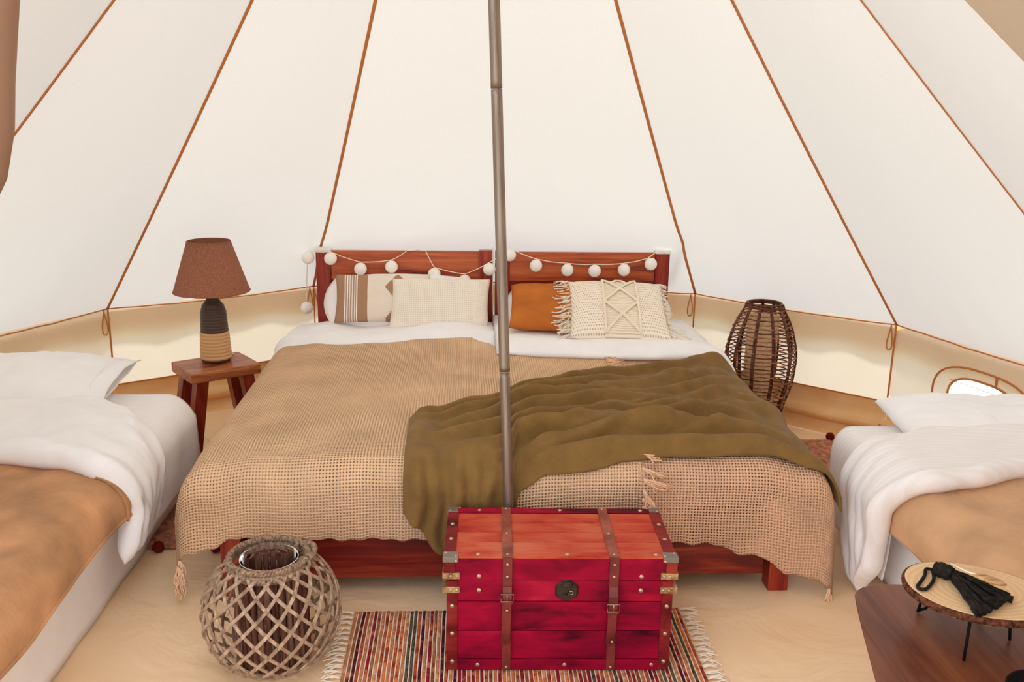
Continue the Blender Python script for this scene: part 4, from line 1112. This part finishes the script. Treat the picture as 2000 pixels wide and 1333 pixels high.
F += [tuple(range(n-1, -1, -1)), tuple(2*n+i for i in range(n))]
pyd('slab', V, F, slice_mat(), sl, False)
V = []; F = []; n = 160
for j, (s, z) in enumerate(((.966, SZ+.0005), (1.0, SZ+.002), (1.012, SZ+.008), (1.0, SZ+.015), (.972, SZ+.0172))):
    for i in range(n): V.append((*oval(2*PI*i/n, s, .012*N(i*.9, j*1.3) if 0 < j < 4 else 0), TZ+z))
for r in range(4):
    for i in range(n): F.append((r*n+i, r*n+(i+1) % n, (r+1)*n+(i+1) % n, (r+1)*n+i))
pyd('bark_rim', V, F, BARKR, sl)
for i, (lx, ly) in enumerate(((.845, -.920), (.850, -1.105), (.985, -1.035), (.985, -.93))):
    dx, dy = (SL.x-lx)*.12, (SL.y-ly)*.12
    tube('leg', [(lx, ly, TZ+.002), (lx+dx, ly+dy, TZ+SZ+.002)], .0032, BLACKM, sl, 8)
    if i == 0: tube('leg_foot', [(lx, ly, TZ+.004), (lx+.014, ly-.004, TZ+.012), (lx+.018, ly-.004, TZ+.016)], .0032, BLACKM, sl, 8)
TS = TZ+SZ+.018
tas = thing('rope_tassel', 'black cotton rope tassel with loop and wooden charm on the wood slice', 'tassel', (.88, -.98, TS))
BLK = fabric('black_cotton', (44, 38, 34), vary=.25, big=80, scale=260, strength=.6, dist=.002).m
loop = [(.857, -.930), (.842, -.918), (.834, -.925), (.825, -.945), (.800, -.975), (.784, -.992), (.782, -1.004), (.794, -1.008), (.812, -.992), (.832, -.968), (.843, -.945), (.848, -.930), (.858, -.934)]
lp_ = [Vector((x+.012, y, TS+.005)) for x, y in loop]
for _ in range(2):
    q_ = [lp_[0]]
    for a_, b_ in zip(lp_, lp_[1:]): q_ += [a_.lerp(b_, .25), a_.lerp(b_, .75)]
    lp_ = q_+[lp_[-1]]
tube('loop', lp_, .0036, BLK, tas, 7)
H0, H1 = Vector((.862, -.935, TS+.016)), Vector((.884, -.966, TS+.017))
tube('bound_head', [H0.lerp(H1, i/12) for i in range(13)], lambda t: .0165*(.82+.18*math.sin(PI*t))+.0009*math.sin(t*60), BLK, tas, 14)
for i in range(34):
    q = i/33-.5; up = random.uniform(.1, 1); ex = random.uniform(.90, 1.05); e = H1+(Vector((.860+.104*(q+.5), -1.116+.066*(q+.5), TS+.006+.016*up*(1-abs(q)*1.4)))-H1)*ex; e.z = max(e.z, TS+.005)
    st_ = H1+Vector((.012*q, .012*q, (up-.6)*.016)); mid = st_.lerp(e, .5)+Vector((.012*q, .012*q, .006*up))
    pth = [((1-t)**2)*st_+2*t*(1-t)*mid+t*t*e for t in [k/9 for k in range(10)]]
    s = tube('tassel_strand', [p+Vector((.0016*math.sin(k*2.2+i)+.003*N(i*3, k*.6)*k/9, .0016*math.cos(k*2.2+i)+.003*N(i*3+9, k*.6)*k/9, 0)) for k, p in enumerate(pth)], lambda t: .0034+(.0032*max(0, (t-.78)/.22)*(1+.6*math.sin(t*70))), BLK, tas, 6)
CHARM = wood_mat('olive_wood_charm', (120, 76, 42), (190, 146, 96), (214, 176, 128), 'x', 4, .4)
c0 = Vector((.893, -1.030, TS+.050)); c1 = Vector((.942, -1.062, TS+.044))
tube('wooden_charm', [c0.lerp(c1, i/12) for i in range(13)], lambda t: .0015+.0120*math.sin(PI*min(1, t*.92+.06))**.7, CHARM, tas, 10, squash=.45, up=(0, 0, 1))
tube('charm_cord', [Vector((.882, -.955, TS+.036)), Vector((.888, -.985, TS+.040)), Vector((.882, -1.015, TS+.050)), Vector((.884, -1.026, TS+.053)), Vector((.895, -1.031, TS+.052))], .0018, CREAMCORD, tas, 6)
item = thing('round_item', 'black rounded dish at the near edge of the side table', 'item', (.94, -1.241, TZ))  # indistinct black thing, given a shallow round form
lathe('item_body', [(.045, .001), (.066, .006), (.074, .020), (.070, .021), (.060, .010), (.02, .006)], (.94, -1.241, TZ), BLACKM, item, 40)
lathe('item_rim', [(.0705, .0195), (.0745, .0195), (.0745, .0225), (.0705, .0225), (.0705, .0195)], (.94, -1.241, TZ), BLACKM, item, 40, cap=False)

for o in D.objects:
    if '_local' in o: del o['_local']
